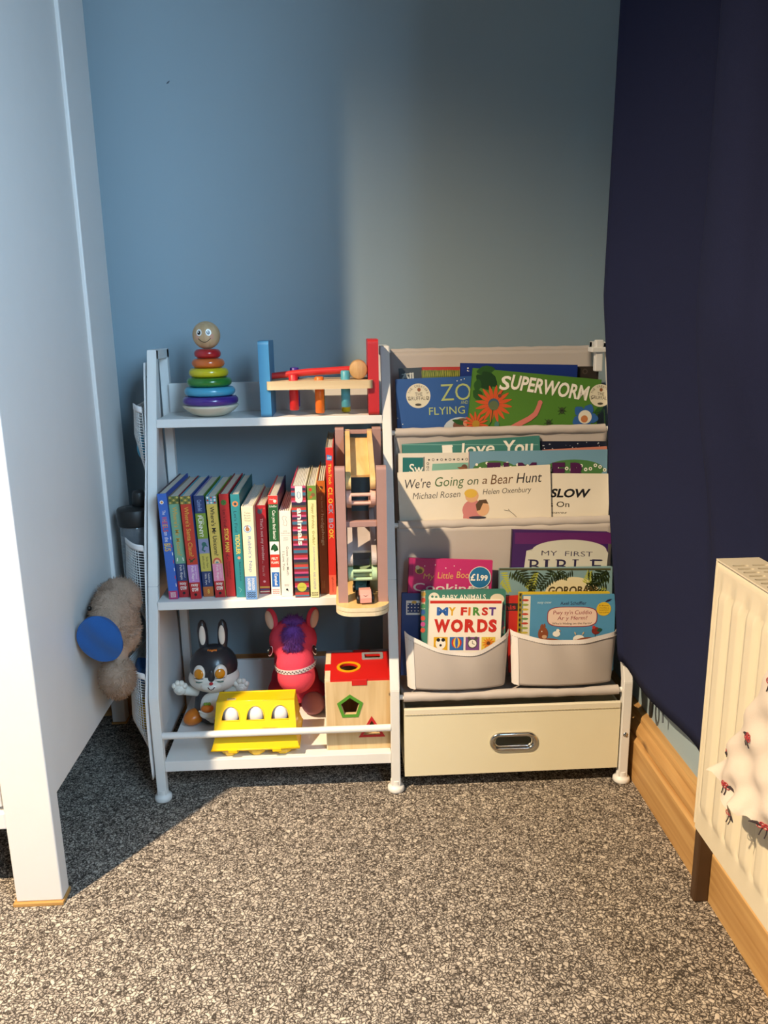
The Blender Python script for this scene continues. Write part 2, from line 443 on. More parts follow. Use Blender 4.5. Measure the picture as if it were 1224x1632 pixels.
mb = MB(); mb.span((-1.32, -.256, .006), (-1.25, .28, 1.95), OFFW); mb.build('side_panel', wd)
GOLDF = mat('#b5894c', 0.7, 0.12, 80, name='golden_felt')
mb = MB(); mb.span((-.579, -.260, 0), (-.506, -.226, .006), GOLDF, .001); mb.build('foot_pad', wd)
mb = MB(); mb.span((-.592, .284, 0), (-.560, .316, .005), GOLDF, .001); mb.build('foot_pad', wd)

# ------------------------------------------------------------------ radiator
RADM = mat('#ddd3bb', 0.35, 0.02, 20, coat=.3, name='radiator_enamel')
rx0, rx1, ry0, ry1, rz0, rz1 = .372, .427, -1.35, -.377, .172, .541
rad = thing('radiator', 'cream ribbed panel radiator on the wall below the curtain', 'radiator', (.40, -.8, .172))
prof = []                                       # fluted front panel: y positions across, x depth
y = ry1-.006
V = []; pitch_ = .0338; nrib = int((ry1-ry0-.02)/pitch_)
def panel_x(yy, z):
    d = 0.0
    edge = min(1, max(0, (rz1-.030-z)/.012))*min(1, max(0, (z-(rz0+.030))/.012))
    u = ((ry1-.004-yy)/pitch_) % 1.0
    rib = max(0, min(1, (0.5-abs(u-.62))/.10-1.6)) if 0 else (1 if .36 < u < .88 else max(0, 1-min(abs(u-.36), abs(u-.88))/.10))
    inside = 1 if (ry1-.010 > yy > ry0+.010) else 0
    return rx0+.004 - .004*0 + (-.0068*rib*edge*inside) + .0030*edge*inside
mb = MB()
ys = [ry1-i*(ry1-ry0)/290 for i in range(291)]
zs = [rz0, rz0+.012, rz0+.028, rz0+.031, rz0+.036, rz0+.043, rz0+.05, (rz0+rz1)/2, rz1-.05, rz1-.043, rz1-.036, rz1-.031, rz1-.012, rz1-.004, rz1]
def px_(yy, z):
    x = panel_x(yy, z)
    if z >= rz1-.001: x += .003
    return x
V = [(px_(yy, z), yy, z) for z in zs for yy in ys]
n = len(ys)
mb.raw(V, [(j*n+i, (j+1)*n+i, (j+1)*n+i+1, j*n+i+1) for j in range(len(zs)-1) for i in range(n-1)], RADM, None, True)
mb.span((rx0+.0055, ry0, rz0), (rx0+.010, ry1, rz1-.001), RADM)
mb.build('front_panel', rad)
mb = MB(); mb.span((rx1-.004, ry0, rz0), (rx1, ry1, rz1-.004), RADM); mb.build('back_panel', rad)
mb = MB(); mb.span((rx0+.003, ry1-.0005, rz0+.006), (rx1, ry1+.003, rz1-.001), RADM, .001); mb.build('end_panel', rad)
# top grille: frame with two rows of slots
holes = []
yy = -.405
while yy > ry0+.02:
    for xc in (.3885, .4125):
        holes.append(rrect(xc-.0095, yy-.0058, xc+.0095, yy, .0028, 3))
    yy -= .0130
mb = MB(); mb.plate([(rx0+.002, ry0), (rx1, ry0), (rx1, ry1), (rx0+.002, ry1)], holes, .002, RADM, Matrix.Translation((0, 0, rz1)))
mb.build('top_grille', rad)
mb = MB(); mb.span((rx0+.014, ry0+.01, rz0+.004), (rx1-.008, ry1-.012, rz1-.006), mat('#cfc7b2', .6)); mb.build('convector_fins', rad)
STAIN = mat('#c9b45c', .5)
# valve, lockshield cap and pipe
vt = thing('radiator_valve', 'small cream plastic valve cap at the radiator\'s bottom corner', 'valve', (.432, -.285, .15))
mb = MB(); M_ = Matrix.Translation((.436, -.290, .155))
mb.lathe([(0, -.006), (.011, -.004), (.013, .006), (.014, .024), (.0135, .030), (.010, .032), (0, .032)], mat('#e8dfc3', .4), 24, M_); mb.build('cap', vt)
mb = MB(); mb.tube([(.436, -.290, .150), (.436, -.290, .125), (.432, -.300, .112)], .007, CHROME); mb.tube([(.436, -.290, .14), (.436, -.335, .14), (.42, -.365, .19)], .006, CHROME); mb.build('valve_body', vt)
pc = MB(); pc.span((.415, -.315, 0), (.437, -.300, .150), mat('#4a3420', .5, .15, 40, name='dark_brown_pipe_sleeve'), .003)
tag(recentre(pc.build('pipe_cover'), (.425, -.307, 0)), 'dark brown pipe cover standing below the radiator\'s corner', 'pipe')

# ------------------------------------------------------------------ curtain
NAVY = mat('#222744', 0.9, 0.10, 900, 0.25, 1500, spec=.15, name='navy_curtain_cloth')
top_path = [(.343, .004), (.350, -.040), (.372, -.120), (.402, -.196), (.412, -.214), (.398, -.226), (.376, -.262), (.372, -.300), (.384, -.345), (.404, -.372), (.402, -.40), (.386, -.43), (.372, -.50), (.330, -.60), (.275, -.68), (.30, -.73), (.36, -.78), (.42, -.82)]  # last points: unseen bulge, added to keep window daylight off the rack
bot_path = [(.402, .002), (.408, -.040), (.418, -.110), (.436, -.190), (.442, -.230), (.436, -.270), (.440, -.300), (.449, -.335), (.446, -.372), (.450, -.40), (.444, -.43), (.449, -.47), (.446, -.55), (.440, -.64), (.444, -.70), (.448, -.74), (.450, -.80)]
def lerp_path(P, u):
    x = u*(len(P)-1); i = min(int(x), len(P)-2); t = x-i
    p0, p1, p2, p3 = P[max(i-1, 0)], P[i], P[i+1], P[min(i+2, len(P)-1)]
    return [0.5*(2*p1[k]+(p2[k]-p0[k])*t+(2*p0[k]-5*p1[k]+4*p2[k]-p3[k])*t*t+(3*p1[k]-p0[k]-3*p2[k]+p3[k])*t**3) for k in (0, 1)]
def curtain(u, v):
    zb = .243-.050*min(1, u/.27)
    z = 2.05+(zb-2.05)*v
    a = lerp_path(top_path, u); b = lerp_path(bot_path, u)
    g = min(1, u*2.0); hi = .86-.02*g; lo = .20+.38*g; t = min(1, max(0, (hi-z)/(hi-lo))); t = t*(1-g)+t*t*(3-2*t)*g
    x = a[0]+(b[0]-a[0])*t; y = a[1]+(b[1]-a[1])*t
    x += .004*math.sin(z*9+u*14)*(1-abs(2*t-1))+.0035*math.sin(z*5+u*26)*(u > .02)
    x -= .010*max(0, (z-.9))*(1-u)*-1
    return (x, y, z)
mb = MB(); mb.surf(curtain, 130, 90, NAVY)
cu = mb.build('curtain')
so = cu.modifiers.new('cloth', 'SOLIDIFY'); so.thickness = .0012
tag(recentre(cu, (.42, -.25, .24)), 'long navy blue curtain hanging at the right over the radiator', 'curtain')
mb = MB()
mb.tube([(.450+.003*math.cos(a), -.034+.010*math.cos(a), .166+.019*math.sin(a)) for a in [2*PI*k/20 for k in range(20)]], .0028, BLACK, 8, True)
mb.tube([(.450, -.034, .186), (.456, -.034, .30), (.460, -.034, .45)], .002, BLACK, 8)
tag(recentre(mb.build('cable'), (.455, -.034, .16)), 'black cable loop showing under the navy curtain hem', 'cable')
mb = MB(); mb.tube([(.452, -.075, .235), (.452, -.078, .19), (.452, -.081, .160)], .0016, mat('#5d6670', .6), 8)
cd = mb.build('tie_cord', cu)

# ------------------------------------------------------------------ bookcase frame
bc = thing('toy_bookcase', 'white children\'s bookcase with toy shelves and a fabric book rack', 'bookcase', (0, .14, 0))
PW = .0165
def post_y(z): return 0 if z < .2 else (z-.2)*.19/.585
FY = lambda z: post_y(z)
def front_post(x):
    mb = MB(); h = PW/2
    path = [(0, .012), (0, .2), (.19, .787)]
    V = []
    for (y, z) in path:
        for dx, dy in ((-h, -h), (h, -h), (h, h), (-h, h)): V.append((x+dx, y+dy, z))
    F = [(3, 2, 1, 0), (8, 9, 10, 11)]
    for j in (0, 4):
        for k in range(4): F.append((j+k, j+(k+1) % 4, j+4+(k+1) % 4, j+4+k))
    mb.raw(V, F, WMETAL)
    bmesh.ops.bevel(mb.bm, geom=[e for e in mb.bm.edges], offset=.0012, segments=2, affect='EDGES')
    return mb
def foot(x, y):
    mb = MB(); mb.lathe([(.012, 0), (.0148, .0012), (.0155, .004), (.0152, .0085), (.0135, .0105), (.0105, .0125), (.0100, .0150), (.0098, .022)], WMETAL, 28, Matrix.Translation((x, y, 0))); return mb
SEAM = mat('#9aa0a6', .5)
for x in (-.418, .001, .417):
    fp = front_post(x).build('front_post', bc, normals=True)
    mb = MB(); yy = FY(.385); mb.span((x-PW/2-.0002, yy-PW/2-.0002, .3846), (x+PW/2+.0002, yy+PW/2+.0002, .3854), SEAM); mb.build('joint_seam', fp)
    mb = MB(); mb.span((x-PW/2, .268, .012), (x+PW/2, .268+PW, .787), WMETAL, .0012); mb.build('back_post', bc)
    mb = MB(); mb.span((x-PW/2, .182, .770), (x+PW/2, .284, .7872), WMETAL, .0012); mb.build('top_bar', bc)
    foot(x, 0).build('foot', bc); foot(x, .276).build('foot', bc)
def bolt(p, ax):
    mb = MB(); M_ = Matrix.Translation(p) @ (Euler((0, PI/2*ax, 0)).to_matrix().to_4x4())
    mb.lathe([(0, .0025), (.0022, .0024), (.0026, .0005), (.0046, .0004), (.0046, -.001)], CHROME, 14, M_); mb.build('bolt', bc)
for x, z, ax in ((-.418-PW/2, .740, -1), (.001-PW/2, .640, -1), (.001-PW/2, .478, -1), (.001-PW/2, .345, -1), (.001-PW/2, .19, -1)):
    bolt((x, FY(z), z), ax)
mb = MB(); mb.lathe([(0, .0025), (.0022, .0024), (.0026, .0005), (.0046, .0004), (.0046, -.001)], CHROME, 16, Matrix.Translation((.417, -PW/2, .098)) @ Euler((PI/2, 0, 0)).to_matrix().to_4x4()); mb.build('bolt', bc)
SH0, SH1 = -.4095, -.0075
def shelf(name, y0, y1, z0, z1):
    mb = MB(); mb.span((SH0, y0, z0), (SH1, y1, z1), WHITE, .0008); return mb.build(name, bc)
shelf('top_shelf', .140, .267, .652, .667)
shelf('middle_shelf', .040, .267, .345, .360)
shelf('bottom_shelf', -.004, .267, .057, .077)
mb = MB(); mb.span((SH0, .258, .667), (SH1, .267, .722), WHITE, .0008); mb.build('top_backboard', bc)
mb = MB(); mb.span((SH0, .258, .077), (SH1, .267, .150), WHITE, .0008); mb.build('low_backboard', bc)
mb = MB(); mb.tube([(SH0, -.003, .127), (SH1, -.003, .127)], .0062, WMETAL, 20); mb.build('guard_rail', bc)

# fabric rack on the right half
FX0, FX1 = .0135, .4055
def dowel(y, z, r=.008, name='dowel'):
    mb = MB()
    mb.tube([(.0095, y, z), (.4085, y, z)], .0045, WMETAL, 14)
    d = mb.build(name, bc)
    mb = MB(); mb.tube([(FX0+.003+(FX1-FX0-.006)*i/24, y+.0006*math.sin(i*1.7), z-.0006*math.sin(i*2.3)) for i in range(25)], r, FABRIC, 18); mb.build('fabric_sleeve', d)
    return d
dowel(.270, .772, .0075); dowel(.148, .633, .0085); dowel(.094, .473, .0085); dowel(.003, .182, .0085)
def sheet(name, pts, m=FABRIC, wob=.0015):
    mb = MB()
    L = [0]
    for i in range(1, len(pts)): L.append(L[-1]+math.dist(pts[i], pts[i-1]))
    def fn(u, v):
        s = v*L[-1]; i = 0
        while i < len(L)-2 and s > L[i+1]: i += 1
        t = (s-L[i])/(L[i+1]-L[i])
        y = pts[i][0]+(pts[i+1][0]-pts[i][0])*t; z = pts[i][1]+(pts[i+1][1]-pts[i][1])*t
        w = math.sin(PI*v)
        y += wob*w*math.sin(u*9+v*5)
        return (FX0+(FX1-FX0)*u, y, z)
    mb.surf(fn, 40, 44, m)
    o = mb.build(name, bc); sd = o.modifiers.new('cloth', 'SOLIDIFY'); sd.thickness = .001; sd.offset = 0
    return o
sheet('sling', [(.262, .772), (.244, .70), (.218, .62), (.205, .575), (.190, .567), (.162, .567), (.150, .575), (.149, .605), (.1435, .630)], wob=.0008)
sheet('sling', [(.1450, .630), (.1455, .58), (.1450, .50), (.144, .42), (.138, .412), (.100, .412), (.092, .42), (.0905, .45), (.089, .471)], wob=.0006)
sheet('sling', [(.0875, .469), (.088, .40), (.0855, .30), (.082, .20), (.077, .185), (.045, .181), (.010, .182)], wob=.0010)
# two front pockets with a dipped bound edge
def pocket(x0, x1, dipx, zl, zd, zr, bulge):
    def top(u):
        if u < dipx: t = u/dipx; a, b = zl, zd
        else: t = (u-dipx)/(1-dipx); a, b = zd, zr
        if u < dipx: return a+(b-a)*math.sin(t*PI/2)
        return a+(b-a)*(1-math.cos(t*PI/2))
    z0 = .197
    def fn(u, v):
        zt = top(u); z = z0+(zt-z0)*v
        w = math.sin(PI*min(1, max(0, u)))**.36
        y = .006-bulge*w*(.35+.65*math.sin(PI*(.25+.5*v))) - .002*math.sin(u*17+v*3)*w*v
        y += .010*(1-w)
        inset = .005*(1-v)*(1 if u < .5 else -1)*abs(2*u-1)
        return (x0+(x1-x0)*u+inset, y, z)
    mb = MB(); mb.surf(fn, 44, 22, FABRIC); o = mb.build('pocket', bc)
    sd = o.modifiers.new('cloth', 'SOLIDIFY'); sd.thickness = .001
    mb = MB()
    def band(u, v):
        a = fn(u, 1.0-.085*v); return (a[0], a[1]-.0012, a[2]+.0008*(1-v))
    mb.surf(band, 44, 3, FABRIC2)
    def band2(u, v):
        a = fn((.075 if x0 < .1 else .06)*u, v); return (a[0], a[1]-.0010, a[2])
    mb.surf(band2, 3, 20, FABRIC2)
    b = mb.build('bound_edge', o)
    mb = MB(); TH = mat('#bdb3a8', .7)
    for i in range(46):
        p = fn((i+.2)/46, .925); q = fn((i+.75)/46, .925)
        mb.tube([(p[0], p[1]-.0017, p[2]), (q[0], q[1]-.0017, q[2])], .00035, TH, 5)
    mb.build('stitching', b)
pocket(.020, .205, .60, .302, .267, .300, .016)
pocket(.207, .398, .50, .299, .283, .293, .014)
# corner loop tying the fabric at the right-hand top
mb = MB(); mb.span((.388, .176, .735), (.402, .19, .792), WMETAL, .002); mb.span((.380, .172, .770), (.408, .20, .779), WMETAL, .0015); mb.build('corner_bracket', bc)

# ------------------------------------------------------------------ storage bin
bn = thing('storage_bin', 'cream fabric pull-out bin with chrome oval handle under rack', 'storage bin', (.21, .10, .03))
bx0, bx1, by0, by1, bz0, bz1 = .017, .406, -.006, .262, .030, .161
def oval(cx, cz, w, h, n=12):
    r = h/2; d = w/2-r
    return [(cx+d+r*math.cos(a), cz+r*math.sin(a)) for a in [-PI/2+PI*k/n for k in range(n+1)]]+[(cx-d+r*math.cos(a), cz+r*math.sin(a)) for a in [PI/2+PI*k/n for k in range(n+1)]]
hx, hz = .2135, .0925
mb = MB()
mb.plate([(bx0, bz0), (bx1, bz0+.0015), (bx1, bz1), ((bx0+bx1)/2, bz1-.001), (bx0, bz1)], [oval(hx, hz, .066, .018)], .004, CREAMF, FRONT((0, by0+.004, 0)))
mb.build('front_panel', bn)
mb = MB(); mb.span((bx0, by0+.005, bz0), (bx0+.003, by1, bz1-.004), CREAMF); mb.span((bx1-.003, by0+.005, bz0), (bx1, by1, bz1-.004), CREAMF)
mb.span((bx0, by1-.003, bz0), (bx1, by1, bz1-.004), CREAMF); mb.span((bx0, by0+.005, bz0), (bx1, by1, bz0+.003), CREAMF); mb.build('body', bn)
mb = MB(); mb.span((bx0, by0-.0012, bz1-.0105), (bx1, by0+.0062, bz1+.0015), mat('#e3dcc6', .6, .03, 30), .0012); hem = mb.build('hem', bn)
mb = MB(); TH = mat('#c0b58f', .7)
for i in range(62):
    x = bx0+.003+(bx1-bx0-.006)*i/62
    mb.tube([(x, by0-.0014, bz1-.0092), (x+.0042, by0-.0014, bz1-.0092)], .0005, TH, 5)
mb.build('stitching', hem)
mb = MB()
mb.tube([(p[0], by0-.001, p[1]) for p in oval(hx, hz, .079, .0285, 14)], .0042, CHROME, 12, True)
mb.tube([(p[0], by0+.0022, p[1]) for p in oval(hx, hz, .070, .0205, 14)], .0026, CHROME, 10, True)
mb.build('handle', bn)
# ------------------------------------------------------------------ stacking ring toy
TZ = .6674
sx, sy = -.319, .185
st = thing('stacking_ring_toy', 'rainbow wooden stacking ring tower with smiling ball head on top shelf', 'toy', (sx, sy, TZ))
T_ = Matrix.Translation((sx, sy, TZ))
mb = MB(); mb.lathe([(0, 0), (.022, .0006), (.034, .0045), (.043, .0105), (.049, .0165), (.0505, .019), (.0495, .0205), (.02, .021), (0, .021)], wood('birch_rocker_base', '#c9bfa6', '#e2dac6', axis=0, scale=10, stretch=5), 40, T_); mb.build('base', st)
def ring(z, r, h, m):
    mb = MB(); n = 12
    prof = [(r-h/2+h/2*math.cos(a), z+h/2*math.sin(a)) for a in [-PI/2+PI*k/n for k in range(n+1)]]
    mb.lathe([(.008, z-h/2)]+prof+[(.008, z+h/2)], m, 44, T_); mb.build('ring', st)
for i, (d, c) in enumerate(((.100, '#4b2c86'), (.091, '#4aa3c4'), (.0805, '#2f7a2c'), (.0705, '#cfc01c'), (.0585, '#d2682c'), (.0475, '#b01f26'))):
    ring(.0285+i*.01665, d/2, .0162, mat(c, .28, .03, 40, coat=.5))
mb = MB(); mb.tube([(sx, sy, TZ+.02), (sx, sy, TZ+.125)], .006, BEECH); mb.build('dowel', st)
hz_ = TZ+.144
HEADW = wood('beech_ball', '#bb9a72', '#cfb08a', axis=2, scale=14, stretch=8)
mb = MB(); mb.ell((sx, sy, hz_), .0245, HEADW, seg=36, rings=22); hd = mb.build('head', st)
def on_ball(a, b, r=.0248):
    d = Vector((a, -1, b)).normalized(); return Vector((sx, sy, hz_))+d*r
WH = mat('#f2f2ee', .3); BK = mat('#0c0c0c', .3); PINKC = mat('#d8968c', .6)
def ball_disc(mb, a, b, r, m, lift):
    d = Vector((a, -1, b)).normalized(); p = Vector((sx, sy, hz_))+d*(.0246+lift)
    X = d.cross(Vector((0, 0, 1))).normalized()*-1; Y = X.cross(d)*-1
    vs = [p+X*r*math.cos(t)+Y*r*1.2*math.sin(t)-d*(.02*0) for t in [2*PI*k/20 for k in range(20)]]
    mb.raw([v-d*.0016 for v in vs]+[v for v in vs], [tuple(range(20, 40))]+[(k, (k+1) % 20, 20+(k+1) % 20, 20+k) for k in range(20)], m)
mb = MB()
for s_ in (-1, 1):
    ball_disc(mb, s_*.36-.02, .22, .0050, WH, .0004); ball_disc(mb, s_*.36-.04+.02*(s_ < 0), .20, .0031, BK, .0008)
    ball_disc(mb, s_*.36-.06, .25, .0010, WH, .0012); ball_disc(mb, s_*.62, -.12, .0034, PINKC, -.0003)
mb.tube([on_ball(-.50+1.0*k/16, -.24-.30*math.sin(PI*k/16)) for k in range(17)], .00055, BK, 6)
mb.build('face', hd)

# ------------------------------------------------------------------ hammer bench
hb = thing('hammer_bench', 'wooden peg bench with blue and red end panels on top shelf', 'toy', (-.115, .185, TZ))
BLUE = mat('#3f86b8', .45, .05, 60); RED = mat('#c0272d', .42, .05, 50)
def endp(x0, x1, m):
    mb = MB(); mb.plate(rrect(.137, TZ, .232, TZ+.133, .007), [], x1-x0, m, frame((x0, 0, 0), (0, 1, 0), (0, 0, 1)), m)
    return mb
endp(-.2235, -.2045, BLUE).build('end_panel', hb); endp(-.0315, -.0125, RED).build('end_panel', hb)
mb = MB(); mb.plate(rrect(-.2105, .128, -.0235, .222, .008), [circ(x, y, .0088, 20) for x, y in ((-.165, .155), (-.119, .155), (-.072, .155), (-.165, .195), (-.119, .195), (-.072, .195))], .0145, BEECH, Matrix.Translation((0, 0, TZ+.0485)))
mb.build('bench_plank', hb)
def peg(x, y, z0, z1, c):
    m = mat(c, .4, .04, 60); mb = MB(); r = .0083
    mb.lathe([(0, z0), (r-.0015, z0), (r, z0+.0015), (r, z1-.0015), (r-.0015, z1), (0, z1)], m, 24, Matrix.Translation((x, y, 0))); mb.build('peg', hb)
peg(-.165, .155, TZ+.010, TZ+.074, '#cf2323'); peg(-.119, .155, TZ+.004, TZ+.069, '#e8701c'); peg(-.072, .155, TZ+.014, TZ+.079, '#4f9fae')
peg(-.165, .195, TZ+.012, TZ+.084, '#45268a'); peg(-.119, .195, TZ+.003, TZ+.064, '#3d7d46'); peg(-.072, .195, TZ+.001, TZ+.064, '#d9c418')
hm = thing('toy_hammer', 'red handled toy hammer with wooden head lying across the peg bench', 'hammer', (-.12, .175, TZ+.063))
HX, HZ_ = -.048, TZ+.0635+.0165
mb = MB(); mb.tube([(-.206, .176, TZ+.0700), (-.14, .176, TZ+.0760), (HX, .176, HZ_)], [.0057, .0066, .0066], mat('#c92a28', .35, .04, 40, coat=.4), 16); mb.build('handle', hm)
mb = MB(); r = .0163; mb.lathe([(0, -.030), (r-.002, -.030), (r, -.028), (r, .022), (r-.002, .024), (0, .024)], wood('beech_end_grain', '#b08550', '#cda673', axis=2, scale=12, stretch=10), 32, Matrix.Translation((HX, .176, HZ_)) @ Euler((-PI/2, 0, 0)).to_matrix().to_4x4()); mb.build('head', hm)

# ------------------------------------------------------------------ board books standing on the middle shelf
MZ = .3604
def C(c, r=.45): return mat(c, r, .04, 30)
INK = C('#17181c'); WT = C('#eeeae0'); YEL = C('#e3c34c'); CREAM = C('#efe3bd')
GRP = 'board books standing on the middle shelf'
def spine_book(name, label, x, yf, w, h, d, lean, front, back, spine, leaves=7, page=PAGE):
    """front cover is the right-hand board, back cover the left-hand one; spine faces the room"""
    w *= .93
    root = thing(name, label, 'book', (x, yf, MZ+abs(lean)*w/2), GRP)
    root.rotation_euler = (0, lean, 0)
    mb = MB(); b = .0017
    mb.box((0, .0012, h/2), (w, .0024, h), spine, .0006)
    mb.box((-w/2+b/2, d/2+.001, h/2), (b, d-.002, h), back); mb.box((w/2-b/2, d/2+.001, h/2), (b, d-.002, h), front)
    art = Art(mb, frame((-w/2, 0, h), (0, 0, -1), (1, 0, 0)), step=.000025)
    art.w, art.h = w, h
    pg = MB(); iw = w-2*b; t = iw/leaves
    for i in range(leaves):
        pg.box((-iw/2+t*(i+.5), d/2, h/2-.0008), (t*.62, d-.008, h-.0022), page)
    return root, mb, art, pg
def done(root, mb, pg):
    mb.build('cover', root, local=True); pg.build('pages', root, local=True)
class Spine:
    """print on a spine: s runs 0..1 from top to bottom, c 0..1 from left to right"""
    def __init__(s, art): s.a = art; s.w = art.w; s.h = art.h
    def rect(s, s0, s1, m, c0=0.01, c1=.99): s.a.poly([(s0*s.h, -c0*s.w), (s1*s.h, -c0*s.w), (s1*s.h, -c1*s.w), (s0*s.h, -c1*s.w)], m)
    def down(s, t, s0, s1, c0, c1, m, bold=0.0, ital=0.0): s.a.text(t, s0*s.h, -c0*s.w, s1*s.h, -c1*s.w, m, bold, ital)
    def across(s, t, s0, s1, c0, c1, m, bold=0.0):
        # upright lettering reading left to right across the spine
        V, F = text_mesh(t, bold, 0)
        a0 = min(v.x for v in V); a1 = max(v.x for v in V); b0 = min(v.y for v in V); b1 = max(v.y for v in V)
        z = s.a._z(); W = []
        for v in V:
            cx = (c0+(c1-c0)*(v.x-a0)/(a1-a0))*s.w; sy_ = (s1+(s0-s1)*(v.y-b0)/(b1-b0))*s.h
            W.append((sy_, cx, z))
        s.a.mb.raw(W, F, m, s.a.M)
    def disc(s, sc, cc, r, m): s.a.disc(sc*s.h, -cc*s.w, r, m)
    def poly(s, pts, m): s.a.poly([(p[0]*s.h, -p[1]*s.w) for p in pts], m)
    def line(s, pts, w, m): s.a.stroke([(p[0]*s.h, -p[1]*s.w) for p in pts], w, m)
def waves(S, s0, s1, m, n=3):
    for k in range(n):
        s = s0+(s1-s0)*(k+.5)/n
        S.line([(s+(.006 if i % 2 else -.006), .15+.7*i/6) for i in range(7)], .0013, m)
def checks(S, s0, s1, base, dots, rows=3, cols=3):
    S.rect(s0, s1, base)
    for i in range(rows):
        for j in range(cols):
            a = s0+(s1-s0)*(i+.5)/rows; b = (j+.5)/cols; ds = (s1-s0)/rows*.42; dc = .42/cols
            S.poly([(a-ds, b), (a, b+dc), (a+ds, b), (a, b-dc)], dots[(i+j) % len(dots)])
REDB = C('#b3242a'); NAVYB = C('#1f3668'); LILAC = C('#b987c4'); PINK = C('#e893b4'); GOLDT = C('#d7a544'); OLIVE = C('#8d7f30')

r, mb, a, pg = spine_book('board_book', 'bright blue nursery rhyme board book leaning at the row\'s left end', -.3838, .054, .0170, .190, .19, -.034, C('#2a4ea8'), C('#4c3b4a'), C('#3a68bd'))
S = Spine(a); S.disc(.08, .42, .0034, WT); S.disc(.08, .42, .0018, C('#d9822b'))
S.down('The', .155, .195, .35, .70, WT)
for i, (ch, c) in enumerate(zip('WHEELS', ('#d9534a', '#e08a3a', '#d04a6a', '#e0a03a', '#d95a4a', '#c7483a'))): S.down(ch, .215+i*.024, .235+i*.024, .22, .78, C(c), .02)
S.down('on the', .355, .45, .30, .72, WT)
for i, (ch, c) in enumerate(zip('BUS', ('#e6c13a', '#d7cf4a', '#e6b13a'))): S.down(ch, .465+i*.026, .487+i*.026, .15, .85, C(c), .02)
S.rect(.92, 1, C('#b8376b')); S.down('BOARD BOOK', .935, .985, .2, .8, WT, .01)
for q in range(7): S.rect(.40+q*.075, .43+q*.075, (WT, C('#c23b5a'))[q % 2], .9, .99)
done(r, mb, pg)

def crow(label, x, yf, w, h, lean, body, text, tcol, top, block, blockt, front, back, extra=None):
    r, mb, a, pg = spine_book('board_book', label, x, yf, w, h, .19, lean, C(front), C(back), C(body))
    S = Spine(a); checks(S, 0, .075, *top)
    S.down(text, .10, .58, .30, .72, tcol, .012)
    S.rect(.66, .835, C(block)); S.down(blockt, .675, .82, .28, .58, WT); S.down('peep behind', .675, .80, .66, .82, WT)
    S.rect(.835, 1, REDB); S.across('nosy', .85, .885, .2, .82, WT, .02); S.across('crow', .888, .925, .2, .82, WT, .02)
    S.disc(.957, .5, .0026, INK); S.line([(.965, .45), (.985, .42)], .0006, INK)
    if extra: extra(S)
    done(r, mb, pg)
crow('green board book with check top leaning beside the bright blue one', -.3665, .062, .0197, .183, -.033, '#79ab8c', "Where's Mr Moose?", GOLDT, (C('#6f7436'), (C('#c9b060'), C('#3f5f3a'))), '#2b4374', 'Felt flaps', '#9a2a30', '#8d7f70',
     lambda S: [S.line([(.60, .25), (.635, .2)], .0018, WT), S.line([(.60, .75), (.635, .8)], .0018, WT)])
crow('red board book with Santa in its title and a lilac lower band', -.3440, .051, .0200, .185, -.034, '#c23b2c', "Where's Santa Claus?", GOLDT, (C('#7d7a38'), (C('#cdb462'), C('#3c5c46'))), LILAC and '#b987c4', 'Felt flaps', '#2a4a92', '#4fa0b8',
     lambda S: [S.line([(.60, .25), (.635, .55)], .002, C('#2b4a2c')), S.line([(.635, .3), (.60, .8)], .002, C('#2b4a2c'))])
r, mb, a, pg = spine_book('board_book', 'patchwork spined board book in navy, green and yellow blocks', -.3236, .062, .0196, .183, .185, -.032, C('#5f8a2e'), C('#8d86b8'), C('#2b3f6d'))
S = Spine(a); S.down('Caroline Bell', .04, .15, .3, .7, C('#9db0d8'))
S.rect(.17, .42, C('#7f9a35')); S.down("what's", .20, .28, .62, .82, WT); S.down('FUNNY?', .19, .40, .22, .60, WT, .03)
S.rect(.42, .565, C('#8f93b5')); S.a.disc(.475*S.h, -.55*S.w, .0042, C('#2d6a64')); S.a.stroke([(.475*S.h, -.55*S.w), (.53*S.h, -.35*S.w), (.545*S.h, -.6*S.w)], .0034, C('#2d6a64')); S.line([(.48, .7), (.50, .85)], .0022, C('#2d6a64'))
S.rect(.565, .745, C('#cfc05c')); S.down('Safe flaps', .60, .71, .55, .78, INK); S.down('and a mirror', .59, .72, .25, .45, INK)
S.down('Peekaboo fun', .765, .86, .62, .8, WT); S.down('Nila Aye', .77, .88, .25, .5, WT)
S.rect(.90, 1, C('#c06a35')); S.across('8', .925, .97, .42, .62, YEL, .02); done(r, mb, pg)
crow('pale yellow board book with a unicorn title and rainbow', -.3021, .056, .0195, .183, -.030, '#dcc05f', "Where's Mr Unicorn?", INK, (C('#5b9fb0'), (WT, C('#c34a3a'), C('#e7c0cc'))), '#e58fb0', 'Felt flaps', '#86a83a', '#62aac0',
     lambda S: [S.poly([(.655, .5+.46*math.cos(t))if 0 else (.655-.055*math.sin(t), .5+.42*math.cos(t)) for t in [PI*k/12 for k in range(13)]], C('#d9604a')),
                S.poly([(.655-.036*math.sin(t), .5+.28*math.cos(t)) for t in [PI*k/12 for k in range(13)]], C('#f0cda0')),
                S.poly([(.655-.018*math.sin(t), .5+.14*math.cos(t)) for t in [PI*k/12 for k in range(13)]], C('#5f9aa8'))])
r, mb, a, pg = spine_book('board_book', 'deep red board book with green circle and a stick figure', -.2840, .058, .0178, .186, .195, -.011, C('#a8202a'), C('#8f2a2c'), C('#b2282a'))
S = Spine(a); S.disc(.08, .45, .0048, C('#3d7030')); S.line([(.065, .4), (.08, .55), (.095, .4)], .0008, INK)
S.down("Let's Find", .15, .315, .28, .62, C('#4f1114')); S.down('STICK MAN', .33, .555, .28, .72, YEL, .02)
